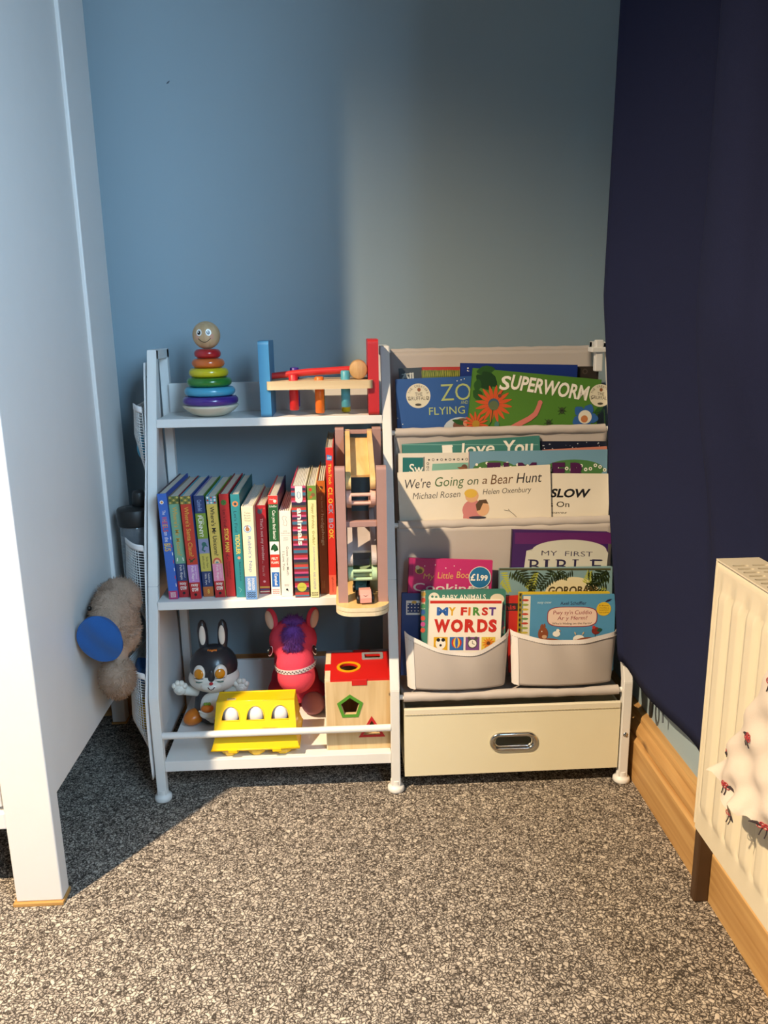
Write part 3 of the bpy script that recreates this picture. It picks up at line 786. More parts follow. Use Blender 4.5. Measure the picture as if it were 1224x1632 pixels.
S.line([(.57, .5), (.60, .35), (.63, .45)], .0008, INK); S.line([(.585, .3), (.60, .7)], .0008, INK)
S.down('Based on the book', .65, .83, .5, .72, C('#4f1114')); S.down('by two friends', .66, .80, .2, .4, C('#4f1114')); done(r, mb, pg)
r, mb, a, pg = spine_book('board_book', 'teal board book with yellow title and orange circle', -.2657, .053, .0168, .186, .19, -.004, C('#1f6268'), C('#2c7a80'), C('#2a8088'))
S = Spine(a); S.disc(.09, .5, .0050, C('#d9824a')); S.disc(.09, .5, .0026, C('#2a4a5a'))
S.down("Let's Find", .16, .36, .28, .62, C('#123c44')); S.down('TIDDLER', .38, .575, .28, .75, YEL, .02)
S.disc(.61, .55, .0026, C('#d98a6a')); S.down('Based on the book', .65, .84, .5, .7, C('#123c44')); S.line([(.90, .3), (.925, .6), (.95, .4)], .0008, C('#7fb0a8')); done(r, mb, pg)
r, mb, a, pg = spine_book('board_book', 'cream board book with a rabbit badge and blue foot band', -.2455, .040, .0215, .167, .20, .004, C('#d8cfae'), C('#cfc8b8'), CREAM, page=PAGEW)
S = Spine(a)
for i, t in enumerate(('Tales', 'from', 'Acorn', 'Wood')): S.across(t, .055+i*.027, .077+i*.027, .22, .75, C('#6a6558'))
S.disc(.235, .45, .0068, C('#7fa6d0')); S.disc(.235, .45, .0052, C('#dcecf6')); S.disc(.24, .45, .0036, C('#a8744a')); S.line([(.20, .30), (.225, .42)], .0018, C('#a8744a')); S.line([(.195, .45), (.22, .5)], .0018, C('#a8744a'))
S.down("Rabbit's Nap", .315, .70, .35, .72, C('#7d8fae'), .004)
S.rect(.745, 1, C('#6f9bd1')); S.down('DONALDSON', .765, .90, .58, .82, WT, .02); S.down('SCHEFFLER', .765, .90, .22, .48, WT, .02); waves(S, .915, .98, INK, 3); done(r, mb, pg)
r, mb, a, pg = spine_book('board_book', 'crimson reindeer board book with striped foot', -.2250, .069, .0195, .162, .17, -.003, C('#7d1a24'), C('#b02028'), C('#a81f2a'))
S = Spine(a); S.disc(.07, .42, .0042, C('#4c5058')); S.disc(.045, .32, .0016, C('#4c5058')); S.disc(.045, .62, .0016, C('#4c5058')); S.disc(.035, .85, .0015, C('#d84a40'))
S.down("That's not my reindeer...", .145, .65, .32, .68, C('#e8c9c4'), .004); S.down('Fiona W', .68, .80, .35, .6, C('#cf9a96')); S.disc(.86, .5, .0022, C('#e8b0b8'))
S.rect(.915, .935, C('#c9a24a')); S.rect(.945, .96, C('#3c4a7a')); S.rect(.97, .985, C('#d8c8b0')); done(r, mb, pg)
r, mb, a, pg = spine_book('board_book', 'green and white felt flap board book with fir tree', -.2045, .059, .0178, .181, .19, .012, C('#1d2350'), C('#c23a30'), C('#efece2'))
S = Spine(a); S.rect(0, .085, C('#cf3a34')); S.across('Axel', .03, .045, .15, .6, WT); S.disc(.055, .7, .0028, C('#e8e0d0'))
S.rect(.085, .455, C('#1e5a30')); S.across('Scheffler', .095, .115, .1, .9, WT); S.down('Can you find Santa?', .145, .435, .30, .72, WT, .008)
S.poly([(.475, .5), (.50, .78), (.495, .62), (.52, .85), (.515, .62), (.54, .9), (.54, .56), (.555, .56), (.555, .44), (.54, .44), (.54, .1), (.515, .38), (.52, .15), (.495, .38), (.50, .22)], C('#1e5a30'))
S.rect(.585, .715, C('#cf3a2c')); S.across('FELT', .615, .64, .15, .82, WT, .02); S.across('FLAPS', .655, .68, .12, .88, WT, .02)
S.rect(.765, .915, C('#2667b4'), .12, .9); S.down('Campbell', .78, .90, .3, .7, WT, .02); waves(S, .935, .99, C('#cf3a2c'), 3); done(r, mb, pg)
r, mb, a, pg = spine_book('board_book', 'short white board book with two line title and hare sketch', -.1842, .051, .0216, .155, .175, .015, C('#d6d0b8'), C('#cfcbb8'), C('#ece6d8'), leaves=5, page=PAGEW)
S = Spine(a); S.line([(.06, .35), (.08, .25), (.13, .4), (.16, .3), (.17, .6), (.13, .65), (.10, .55), (.07, .62), (.06, .35)], .0006, C('#8a7e6a'))
S.across('SAM', .225, .24, .3, .6, C('#6e675a')); S.across('McBRATNEY', .25, .262, .1, .9, C('#6e675a')); S.line([(.283, .1), (.283, .9)], .0003, C('#6e675a')); S.across('ANITA', .305, .318, .3, .7, C('#6e675a')); S.across('JERAM', .33, .343, .3, .7, C('#6e675a'))
S.down('Guess How Much', .41, .75, .52, .72, C('#7a7262'), .002); S.down('I Love You', .47, .69, .18, .38, C('#7a7262'), .002)
S.across('BOARD', .855, .865, .3, .7, C('#6e675a')); S.across('BOOK', .87, .88, .3, .7, C('#6e675a')); S.disc(.92, .5, .002, INK); S.line([(.92, .5), (.94, .62)], .001, INK); done(r, mb, pg)
r, mb, a, pg = spine_book('board_book', 'thick board book with multicoloured striped spine about animals', -.1573, .044, .0268, .200, .20, .002, C('#cfc8b8'), C('#c43b55'), C('#7a2a36'), leaves=8, page=PAGEW)
S = Spine(a); cols = ('#c74d7a', '#352c4a', '#a83340', '#3f6f8a', '#5a2430', '#b5323a', '#cf5a86', '#2f2a45', '#574a3a', '#c4433a', '#4a7f97', '#8a2233')
ss = 0; k = 0
while ss < 1:
    e = min(1, ss+(.018, .024, .015, .028)[k % 4]); S.rect(ss, e, C(cols[k % 12]))
    ss = e; k += 1
S.poly([(0, .28), (.13, .28), (.145, .40), (.148, .55), (.14, .72), (.12, .78), (0, .78)], WT)
S.line([(.06, .42), (.05, .5), (.06, .62), (.10, .62), (.11, .5), (.09, .42), (.06, .44)], .0012, C('#5f8fb0'))
S.down('animals', .195, .525, .36, .74, WT, .03)
S.disc(.905, .5, .0082, C('#c3c04a')); S.across('book', .897, .912, .3, .7, C('#7a8a3a')); done(r, mb, pg)
r, mb, a, pg = spine_book('board_book', 'pale lemon birthday board book with green picture at top', -.1348, .039, .0158, .201, .20, .004, C('#d8cf9e'), C('#d9d3b0'), C('#eadfa0'), leaves=4, page=PAGEW)
S = Spine(a); S.rect(0, .125, C('#6d8f3c')); S.disc(.035, .35, .003, C('#c8402e')); S.disc(.08, .65, .0034, C('#8a5a3a')); S.disc(.10, .4, .0026, C('#b9702f'))
S.down('Happy Birthday, Gruffalo!', .155, .52, .34, .72, C('#8a8030'), .004, .25); S.down('JULIA DONALDSON', .535, .745, .40, .66, C('#8f8fae'), .004); S.down('AXEL SCHEFFLER', .765, .925, .40, .66, C('#8f8fae'), .004); waves(S, .945, .985, INK, 2); done(r, mb, pg)
r, mb, a, pg = spine_book('board_book', 'rust brown hedgehog book standing next to the tall red one', -.1181, .058, .0155, .205, .20, -.003, C('#8a3d18'), C('#a8481a'), C('#8e4418'), leaves=3)
S = Spine(a); S.rect(0, .10, C('#c2661f')); S.disc(.06, .5, .0034, C('#4a2a18')); S.poly([(.05, .3), (.09, .3), (.07, .6)], C('#e0a030'))
S.down('my book of', .13, .27, .4, .66, C('#d9b288')); S.down('hedgehogs', .285, .565, .30, .74, C('#dcbfa0'), .012); S.line([(.88, .3), (.95, .3)], .0006, C('#c08a50')); S.line([(.88, .5), (.95, .5)], .0006, C('#c08a50')); done(r, mb, pg)
r, mb, a, pg = spine_book('board_book', 'tall red clock book against the toy ramp', -.1037, .053, .0138, .263, .21, .006, C('#b52420'), C('#8a7a5a'), C('#cc2c24'), leaves=6)
S = Spine(a); S.poly([(.045, .15), (.055, .85), (.085, .78), (.08, .1)], C('#3f7fb8')); S.across('clock', .056, .074, .22, .75, WT, .01)
S.down('Tick-Tock', .105, .245, .30, .70, YEL, .02)
for i, (ch, c) in enumerate(zip('CLOCK', ('#e8d050', '#d9a040', '#e3c84a', '#a8a0b8', '#8f98bc'))): S.down(ch, .262+i*.037, .294+i*.037, .2, .8, C(c), .03)
for i, (ch, c) in enumerate(zip('BOOK', ('#8f98bc', '#a8a0b8', '#e3c84a', '#d9b848'))): S.down(ch, .470+i*.037, .502+i*.037, .2, .8, C(c), .03)
S.rect(.862, 1, C('#e0604e')); S.down('igloobooks', .875, .985, .36, .68, C('#7a2420'), .004); done(r, mb, pg)
# ------------------------------------------------------------------ wooden car ramp tower
MAUVE = mat('#a8837c', .55, .05, 60, name='mauve_paint'); NATW = wood('pale_ramp_wood', '#d2ab6c', '#e3c48c', axis=1, scale=6, stretch=10)
LAV = mat('#b9b0ae', .55, .05, 60); PINKW = mat('#d3a99c', .55, .05, 60); MINT = mat('#a9c6a0', .55, .05, 60)
rp = thing('car_ramp_tower', 'tall mauve wooden click-clack car ramp tower on plywood base', 'toy', (-.053, .05, .3604))
mb = MB()
def rounded_base(x0, x1, y0, y1, r):
    return [(x0+r-r*math.cos(a), y0+r-r*math.sin(a)) for a in [PI/2*k/8 for k in range(9)]][0:9] + [(x1-r+r*math.sin(a), y0+r-r*math.cos(a)) for a in [PI/2*k/8 for k in range(9)]] + [(x1, y1), (x0, y1)]
bo = rounded_base(-.0968, -.0085, -.060, .17, .030)
mb.prism(bo, .0068, PLYEDGE, Matrix.Translation((0, 0, .3604))); mb.prism([(-.0535+(p[0]+.0535)*.992, p[1]+.0012) for p in bo], .0010, mat('#8f6f42', .7), Matrix.Translation((0, 0, .3672)))
mb.prism(bo, .0068, NATW, Matrix.Translation((0, 0, .3682)), PLYEDGE); mb.build('base', rp, normals=True)
BZ = .375
def ramp_post(x0, x1, y0, y1, z1, r):
    mb = MB(); mb.plate([(y0, BZ), (y1, BZ)]+[(y1-r+r*math.cos(a), z1-r+r*math.sin(a)) for a in [PI/2*k/5 for k in range(6)]]+[(y0+r+r*math.cos(a), z1-r+r*math.sin(a)) for a in [PI/2+PI/2*k/5 for k in range(6)]], [], x1-x0, MAUVE, frame((x0, 0, 0), (0, 1, 0), (0, 0, 1))); mb.build('post', rp)
ramp_post(-.0925, -.0765, -.032, -.012, .604, .006); ramp_post(-.0260, -.0100, -.032, -.012, .604, .006)
ramp_post(-.0930, -.0775, .135, .160, .646, .004); ramp_post(-.0265, -.0110, .135, .160, .646, .004)
def side_box(x0, x1, F, B, r, m, mb):
    # side rail with a rounded front end, running from F (front) to B (back)
    dy, dz = B[0]-F[0], B[1]-F[1]; l = math.hypot(dy, dz); ty, tz = dy/l, dz/l; ny, nz = -tz, ty
    pts = [(B[0]+ny*r, B[1]+nz*r)]
    pts += [(F[0]+r*(ny*math.cos(a)-ty*math.sin(a)), F[1]+r*(nz*math.cos(a)-tz*math.sin(a))) for a in [PI*k/12 for k in range(13)]]
    pts += [(B[0]-ny*r, B[1]-nz*r)]
    mb.plate(pts, [], x1-x0, m, frame((x0, 0, 0), (0, 1, 0), (0, 0, 1)))
def ramp(F, B, m, mfloor, stop, bars):
    mb = MB(); r = .0125
    side_box(-.0752, -.0668, F, B, r, m, mb); side_box(-.0355, -.0271, F, B, r, m, mb)
    o = mb.build('ramp', rp)
    dy, dz = B[0]-F[0], B[1]-F[1]; l = math.hypot(dy, dz); ty, tz = dy/l, dz/l; ny, nz = -tz, ty
    mb = MB(); a = (F[0]+ty*stop-ny*.006, F[1]+tz*stop-nz*.006); b = (B[0]-ny*.006, B[1]-nz*.006)
    for q in (0,):
        V = [(x, p[0]+ny*d, p[1]+nz*d) for p in (a, b) for d in (-.0022, .0022) for x in (-.0668, -.0355)]
        mb.raw(V, [(0, 1, 3, 2), (4, 6, 7, 5), (0, 4, 5, 1), (2, 3, 7, 6), (0, 2, 6, 4), (1, 5, 7, 3)], mfloor)
    mb.build('ramp_floor', o, normals=True)
    if bars:
        mb = MB()
        mb.tube([(-.067, F[0]-.008, F[1]+.0066), (-.0353, F[0]-.008, F[1]+.0066)], .0030, m, 12); mb.tube([(-.067, F[0]-.006, F[1]-.0080), (-.0353, F[0]-.006, F[1]-.0080)], .0028, m, 12); mb.build('end_bar', o)
ramp((-.014, .5765), (.150, .630), NATW, NATW, .030, False)
ramp((-.014, .5500), (.128, .512), PINKW, PINKW, .020, True)
ramp((-.014, .4465), (.150, .492), LAV, LAV, .030, False)
ramp((-.014, .4200), (.128, .394), MINT, MINT, .020, True)
mb = MB(); mb.span((-.0768, -.026, .503), (-.0258, -.014, .5125), MAUVE, .001); mb.build('cross_bar', rp)
mb = MB(); mb.span((-.0777, .140, .634), (-.0263, .150, .641), MAUVE, .001); mb.build('cross_bar', rp)
def toy_car(x, y, rz, c, label):
    t = thing('toy_car', label, 'toy car', (x, y, BZ)); t.rotation_euler = (0, 0, rz)
    m = mat(c, .4, .04, 40); mb = MB()
    prof = [(-.024, .004), (.022, .004), (.022, .011), (.012, .013), (.004, .021), (-.010, .022), (-.019, .017), (-.024, .012)]
    mb.plate(prof, [], .019, m, frame((-.0095, 0, 0), (0, 1, 0), (0, 0, 1))); mb.build('body', t, local=True)
    mb = MB(); mb.poly = None
    for s in (-.004, .003): mb.tube([(-.006, -.0195+.3*abs(s), .0155+s*.3), (0, -.022, .0135+s*.3), (.006, -.0195+.3*abs(s), .0155+s*.3)], .0005, INK, 6)
    mb.build('grille_lines', t, local=True)
    for sx_ in (-1, 1):
        for yy in (-.013, .013):
            mb = MB(); mb.lathe([(0, -.0025), (.0062, -.0025), (.007, -.0015), (.007, .0015), (.0062, .0025), (0, .0025)], BLACK, 20, Matrix.Translation((sx_*.0122, yy, .007)) @ Euler((0, PI/2, 0)).to_matrix().to_4x4()); mb.build('wheel', t, local=True)
toy_car(-.0485, -.022, .06, '#d99a90', 'small pink wooden car at the foot of the ramp tower')
toy_car(-.0530, .036, -.05, '#3f6a70', 'small dark teal wooden car parked behind the pink one')

# ------------------------------------------------------------------ bunny toy
SZ = .0773
bu = thing('bunny_toy', 'dark grey and white plastic bunny with orange eyes and raised paws', 'toy', (-.345, .145, SZ))
GREYP = mat('#2b2d33', .35, .03, 40, coat=.2); WHP = mat('#e8e4da', .35, .02, 40, coat=.2); ORP = mat('#d9741a', .35, .04, 40, coat=.2); ORE = mat('#d98a12', .15, .04, 40, coat=.8)
mb = MB(); mb.lathe([(0, SZ), (.026, SZ+.001), (.036, SZ+.012), (.0385, SZ+.026), (.035, SZ+.048), (.026, SZ+.068), (.018, SZ+.08), (0, SZ+.085)], GREYP, 36, Matrix.Translation((-.345, .150, 0))); mb.build('body', bu)
mb = MB(); mb.ell((-.342, .136, SZ+.036), (.0285, .0300, .036), WHP, rot=(-.12, 0, 0), seg=32, rings=20); mb.build('belly', bu)
mb = MB(); mb.ell((-.3405, .150, .190), (.0455, .042, .041), GREYP, seg=40, rings=24); hd = mb.build('head', bu)
mb = MB(); mb.ell((-.3405, .1455, .1685), (.0485, .0425, .0275), WHP, seg=40, rings=24); mb.ell((-.3405, .110, .1655), (.020, .014, .0105), WHP); mb.build('cheeks', hd)
for s in (-1, 1):
    ex = -.3405+s*.0175
    e = MB(); e.tube([(ex+s*0, .158, .218), (ex+s*.001, .160, .238), (ex+s*.002, .161, .258), (ex+s*.002, .161, .272), (ex+s*.0018, .161, .278)], [.008, .0098, .0098, .0072, .003], GREYP, 18); er = e.build('ear', hd)
    e = MB(); e.ell((ex+s*.001, .1525, .250), (.0062, .0035, .0200), WHP, rot=(-.05, 0, 0)); e.build('ear_lining', er)
    cx = -.3405+s*.0200-.001
    e = MB(); e.ell((cx, .1118, .1905), (.0125, .0050, .0160), WHP, rot=(-.18, 0, s*.38)); ey = e.build('eye', hd)
    e = MB(); e.ell((cx-.0005, .1080, .1905), (.0098, .0040, .0100), ORE, rot=(-.15, 0, s*.38)); e.build('iris', ey)
    e = MB(); e.ell((cx-.0005, .1072, .1795), (.0100, .0040, .0035), WHP, rot=(-.15, 0, s*.38)); e.tube([(cx-.0085, .1042+(.003 if s < 0 else 0), .1830), (cx, .1035, .1822), (cx+.0085, .1042+(.003 if s > 0 else 0), .1832)], .0006, INK, 6); e.tube([(cx-.006, .1040, .1765), (cx, .1035, .1755), (cx+.006, .1040, .1768)], .0010, mat('#2f6a66', .5), 6); e.build('eyelid', ey)
    # arm with a padded paw, fingers up
    ax = -.345+s*.030
    e = MB(); e.tube([(ax-s*.004, .145, .138), (ax+s*.012, .138, .1435), (ax+s*.022, .132, .1480)], [.010, .0095, .009], WHP, 16)
    hx_, hy_, hz2 = ax+s*.0285, .129, .1525
    e.ell((hx_, hy_, hz2), (.0125, .0090, .0130), WHP)
    for k, (dx, dz) in enumerate(((-.010, .007), (-.0035, .0125), (.004, .0120), (.0098, .0065))): e.ell((hx_+dx, hy_-.002, hz2+dz), (.0052, .0058, .0058), WHP)
    e.ell((hx_, hy_-.0075, hz2-.001), (.0050, .0028, .0050), WHP)
    e.build('arm', bu)
    e = MB(); e.ell((-.345+s*.036, .130, SZ+.0155), (.0195, .0235, .0152), ORP, rot=(0, s*.25, s*.5)); e.build('foot', bu)
e = MB(); e.ell((-.3390, .1085, .1835), (.0066, .0045, .0150), GREYP); e.build('brow', hd)
e = MB(); e.ell((-.338, .0975, .1755), (.0038, .0035, .0032), mat('#b51f2e', .25, coat=.5)); e.build('nose', hd)
e = MB(); e.tube([(-.3445, .0965, .1690), (-.3415, .0950, .1655), (-.338, .0945, .1642), (-.3345, .0950, .1655), (-.3315, .0965, .1690)], .0009, C('#5a2a2a'), 6); e.box((-.338, .0952, .1672), (.0052, .0016, .0042), WT, .0006); e.build('mouth', hd)
e = MB()
for k in range(5): e.ell((-.3390+(k-2)*.0036, .1335+.001*abs(k-2), .2245), (.0028, .0040, .0042), ORP)
e.build('tuft', hd)
e = MB(); e.ell((-.350, .1055, SZ+.0440), (.0120, .0090, .0078), ORP); cr_ = e.build('carrot', bu)
e = MB()
for dx in (-.004, 0, .004): e.ell((-.350+dx, .1060, SZ+.0525), (.0030, .0030, .0036), mat('#7a9a30', .4))
e.build('carrot_leaves', cr_)
e = MB(); e.ell((-.350, .1075, SZ+.0330), (.0160, .0095, .0110), WHP); e.tube([(-.3655, .1045, SZ+.0395), (-.3575, .0990, SZ+.0375), (-.350, .0970, SZ+.0368), (-.3425, .0990, SZ+.0375), (-.3345, .1045, SZ+.0395)], .0016, WHP, 10); e.build('pouch', bu)
def heart(cx, cz, s_): return [(cx+s_*.9*math.sin(t)**3, cz+s_*(.8*math.cos(t)-.33*math.cos(2*t)-.13*math.cos(3*t))) for t in [2*PI*k/26 for k in range(26)]]
e = MB(); M_ = FRONT((0, .1165, 0)); e.plate(heart(-.3235, SZ+.0545, .0088), [], .004, WHP, M_); e.plate(heart(-.3235, SZ+.0545, .0066), [], .0052, mat('#5c1218', .2, coat=.6), M_); e.build('heart', bu)
e = MB(); e.plate(rrect(-.3390, SZ+.009, -.3290, SZ+.0215, .003), [], .005, mat('#9a2238', .3, coat=.4), FRONT((0, .1095, 0))); e.build('button', bu)

# ------------------------------------------------------------------ plush pony
PNK = mat('#d6445a', .95, .06, 90, .5, 700, name='hot_pink_plush', spec=.2); COR = mat('#da4a5c', .95, .05, 90, .5, 700, name='coral_pink_plush', spec=.2)
SOLE = mat('#b07a86', .9, .05, 60, .3, 600, name='dusty_pink_suede'); EARL = mat('#c9b3a4', .9, .05, 60, .3, 600, name='pale_ear_lining'); PURP = mat('#7d4aa8', .9, .12, 300, name='purple_plush_hair')
po = thing('plush_pony', 'bright pink plush pony with purple forelock and jewelled noseband', 'soft toy', (-.186, .19, SZ))
blob('body', [((-.190, .205, .128), (.048, .044, .050)), ((-.186, .152, .236), (.0465, .042, .043)), ([(-.19, .205, .14), (-.187, .17, .215)], [.042, .038]),
              ((-.181, .122, .199), (.037, .036, .036)), ((-.1795, .112, .181), (.0345, .034, .034)), ([(-.160, .20, .115), (-.154, .165, .104)], [.024, .022]), ([(-.222, .20, .115), (-.226, .150, .103)], [.022, .020]),
              ([(-.155, .225, .10), (-.140, .205, .098)], [.02, .018])], PNK, po, .003, 5)
mb = MB(); mb.ell((-.1795, .1105, .1805), (.0358, .0345, .0335), COR, rot=(.25, 0, 0), seg=32, rings=20); mb.build('muzzle', po)
for (c, r) in (((-.152, .1525, .1005), (.0235, .0165, .0225)), ((-.227, .1420, .0985), (.0205, .013, .0205))):
    mb = MB(); mb.ell(c, r, SOLE, rot=(-.25, 0, 0)); mb.build('hoof', po)
for s in (-1, 1):
    ex = -.186+s*.037
    e = MB(); b = [(ex-s*.010, .178, .250), (ex+s*.002, .176, .262), (ex+s*.007, .175, .275), (ex+s*.007, .175, .284)]
    e.ell((ex+s*.002, .152, .280), (.0125, .0075, .0215), PNK, rot=(0, s*.22, s*.45)); er = e.build('ear', po)
    e = MB(); e.ell((ex+s*.006, .1462, .280), (.0085, .0050, .0185), EARL, rot=(0, s*.22, s*.55)); e.build('ear_lining', er)
    e = MB(); e.ell((-.186+s*.0415, .1250, .225), (.0032, .0075, .0105), WT, rot=(0, -s*.15, s*.45)); ey = e.build('eye', po)
    e = MB(); e.ell((-.186+s*.0420, .1230, .2265), (.0034, .0068, .0090), BK, rot=(0, -s*.15, s*.45)); e.ell((-.186+s*.0446, .1185, .2295), (.0012, .0014, .0018), WT); e.build('pupil', ey)
mb = MB(); FC, FR, FRT = (-.184, .1235, .2525), (.0195, .0185, .0260), (.45, 0, 0)
mb.ell(FC, FR, PURP, rot=FRT); mb.ell((-.184, .150, .2740), (.019, .018, .009), PURP)
fur(mb, FC, FR, 2600, .0100, .0006, PURP, FRT, .9); fur(mb, (-.184, .150, .2740), (.019, .018, .009), 700, .0090, .0006, PURP, None, .3)
fur(mb, (-.184, .112, .2385), (.016, .008, .010), 700, .0120, .0006, PURP, None, 1.6); mb.build('forelock', po)
BAND = mat('#cfc6c6', .4, .1, 300); GEM = mat('#6f6a74', .2, .3, 900, metal=.7)
mb = MB(); pts = []
def band_pt(a, out=.0): return (-.1805+(.0385+out)*math.sin(a), .1185-(.0395+out)*math.cos(a), .201+.0035*math.sin(a))
ang = [-1.75+3.5*k/40 for k in range(41)]
V = [p for a in ang for p in (Vector(band_pt(a))+Vector((0, 0, -.0042)), Vector(band_pt(a))+Vector((0, .001, .0042)))]
mb.raw(V, [(2*i, 2*i+2, 2*i+3, 2*i+1) for i in range(40)], BAND, None, True)
for i in range(0, 41):
    p = band_pt(ang[i], .0006); mb.ell((p[0], p[1], p[2]+(.0014 if i % 2 else -.0012)), (.0013, .0009, .0013), GEM, seg=8, rings=6)
mb.build('noseband', po)

# ------------------------------------------------------------------ yellow egg carton with eggs
YLW = mat('#eec510', .35, .03, 40, coat=.3, name='yellow_plastic'); ex0, ex1, exc = -.3235, -.1735, -.2485
ec = thing('egg_carton', 'bright yellow plastic egg carton behind the white rail', 'egg carton', (exc, .05, SZ))
def arch(cx, w, h, n=12): return [(cx-w/2, 0.0), (cx+w/2, 0.0)]+[(cx+w/2*math.cos(a)*(1-.0), h*math.sin(a)**.8) for a in [PI*k/n for k in range(1, n)]]
sl = Vector((0, .026, .050)); L_ = sl.length
MF = frame((exc, .0075, .1205), (1, 0, 0), sl)
mb = MB(); yw = .0735
mb.plate([(-yw, 0), (yw, 0), (yw-.004, L_), (-yw+.004, L_)], [[(p[0], p[1]+.0225) for p in arch(cx, .031, .0240)] for cx in (-.0440, .0, .0440)], .0018, YLW, MF)
TY0, TY1, TZ0, TZ1 = .0340, .074, .1700, .1205
def quad(a, b, c, d, t=.0018): mb.raw([a, b, c, d], [(0, 1, 2, 3)], YLW)
x0, x1, u0_, u1_ = exc-yw, exc+yw, exc-yw+.004, exc+yw-.004
quad((u0_, .0332, .1705), (u1_, .0332, .1705), (u1_, .070, .1705), (u0_, .070, .1705)); quad((x1, .0975, .1205), (x0, .0975, .1205), (u0_, .070, .1705), (u1_, .070, .1705))
quad((x0, .0975, .1205), (x0, .0075, .1205), (u0_, .0332, .1705), (u0_, .070, .1705)); quad((x1, .0075, .1205), (x1, .0975, .1205), (u1_, .070, .1705), (u1_, .0332, .1705))
mb.tube([(u0_, .0332, .1700), (u1_, .0332, .1700), (u1_, .070, .1700), (u0_, .070, .1700)], .0020, YLW, 10, True)
mb.tube([(x0+.001, .0065, .1195), (x1-.001, .0065, .1195), (x1-.001, .0985, .1195), (x0+.001, .0985, .1195)], .0030, YLW, 10, True)
for cx in (-.0440, 0, .0440):
    pts = [(p[0], p[1]+.0225) for p in arch(cx, .0325, .0250)]
    mb.tube([(MF @ Vector((p[0], p[1], .0018))) for p in pts], .0012, YLW, 8, True)
lid = mb.build('lid', ec)
mb = MB(); M2 = frame((0, 0, .1720), (1, 0, 0), (0, 1, 0)); mb.plate(rrect(exc-.052, .0375, exc-.036, .0445, .001), [], .0005, mat('#c9bd92', .5), Matrix.Translation((0, 0, .1706)))
art = Art(mb, Matrix.Translation((exc-.044, .041, .1712))); art.text('eggs', -.006, -.0022, .006, .0022, C('#5a3a1c'), .02); mb.build('label', lid)
mb = MB(); mb.plate(rrect(.012, .005, .040, .009, .001), [], .0005, mat('#d9ab20', .5), MF @ Matrix.Translation((0, 0, .0018)))
art = Art(mb, MF @ Matrix.Translation((.026, .007, .0024))); art.text('size  large', -.010, -.0012, .010, .0012, C('#7a5a1c')); mb.build('label', lid)
mb = MB()                                             # tray: sloped rim, flange and three rounded cups in each of two rows
R1 = [(x0+.002, .0075, .1165), (x1-.002, .0075, .1165), (x1-.002, .0975, .1165), (x0+.002, .0975, .1165)]
R2 = [(x0-.004, -.0015, .0945), (x1+.004, -.0015, .0945), (x1+.004, .102, .0945), (x0-.004, .102, .0945)]
mb.raw(R1+R2, [(i, 4+i, 4+(i+1) % 4, (i+1) % 4) for i in range(4)], YLW)
mb.raw([(x, y, .0930) for x, y, z in R2], [(3, 2, 1, 0)], YLW)
mb.tube([(p[0], p[1], .0935) for p in R2], .0022, YLW, 10, True)
for cx in (-.0470, 0, .0470):
    for cy in (.0190, .0740):
        mb.lathe([(0, SZ), (.0125, SZ), (.0155, SZ+.003), (.0195, SZ+.012), (.0205, SZ+.017)], YLW, 8, Matrix.Translation((exc+cx, cy, 0)) @ Euler((0, 0, PI/8)).to_matrix().to_4x4(), False)
mb.build('tray', ec, normals=True)
for cx in (-.040, .038):
    mb = MB(); mb.span((exc+cx-.008, -.0052, .0890), (exc+cx+.008, -.0015, .0955), YLW, .001); mb.build('latch', ec)
EGGM = mat('#eae7ea', .4, .02, 40, coat=.2)
for i, (cx, w) in enumerate(((-.044, 'leftmost egg showing through the yellow carton lid'), (0, 'middle egg showing through the yellow carton lid'), (.044, 'rightmost egg showing through the yellow carton lid'))):
    mb = MB(); mb.lathe([(.0182*math.sin(a)*(1-.10*math.cos(a+PI)), .1445-.0230*math.cos(a)) for a in [PI*k/14 for k in range(15)]], EGGM, 24, Matrix.Translation((exc+cx, .0400, 0)))
    tag(recentre(mb.build('toy_egg'), (exc+cx, .0385, .1215)), 'white toy '+w, 'egg', 'white toy eggs in the carton')

# ------------------------------------------------------------------ shape sorter
qx0, qx1, qy0, qy1, qz0, qz1 = -.1225, .0075, .0140, .144, SZ+.0002, .212
so_ = thing('shape_sorter_box', 'wooden shape sorter cube with red top beside the pony', 'toy', ((qx0+qx1)/2, (qy0+qy1)/2, qz0))
REDP = mat('#c81e1a', .4, .04, 40); GRN = mat('#4f8f2c', .4, .04, 40); RING = mat('#e0a312', .4, .04, 40); GREYR = mat('#8f9298', .45, .04, 40); REDR = mat('#b5222a', .4, .04, 40)
def ngon(cx, cy, r, n, a0): return [(cx+r*math.cos(a0+2*PI*k/n), cy+r*math.sin(a0+2*PI*k/n)) for k in range(n)]
pent = lambda r: ngon(-.0785, .161, r, 5, PI/2); tri = lambda r: ngon(-.0405, .1145, r, 3, PI/2)
t_ = .008
mb = MB(); mb.plate([(qx0+.002, qz0), (qx1, qz0), (qx1, qz1-.002), (qx0+.002, qz1-.002)], [pent(.0175), tri(.0185)], t_, BEECHZ, FRONT((0, qy0+t_, 0)), BEECHZ); mb.build('front_panel', so_)
mb = MB(); mb.span((qx0, qy0+t_*.0, qz0), (qx0+.002, qy0+t_, qz1-.002), PLYEDGE); mb.span((qx0, qy0+t_, qz0), (qx0+t_, qy1, qz1-.002), BEECHZ); mb.span((qx1-t_, qy0+t_, qz0), (qx1, qy1, qz1-.002), BEECHZ); mb.span((qx0+t_, qy1-t_, qz0), (qx1-t_, qy1, qz1-.002), BEECHZ); mb.build('side_panel', so_)
mb = MB(); mb.span((qx0+t_, qy0+t_, qz0), (qx1-t_, qy1-t_, qz0+.006), BEECHY); mb.build('bottom_panel', so_)
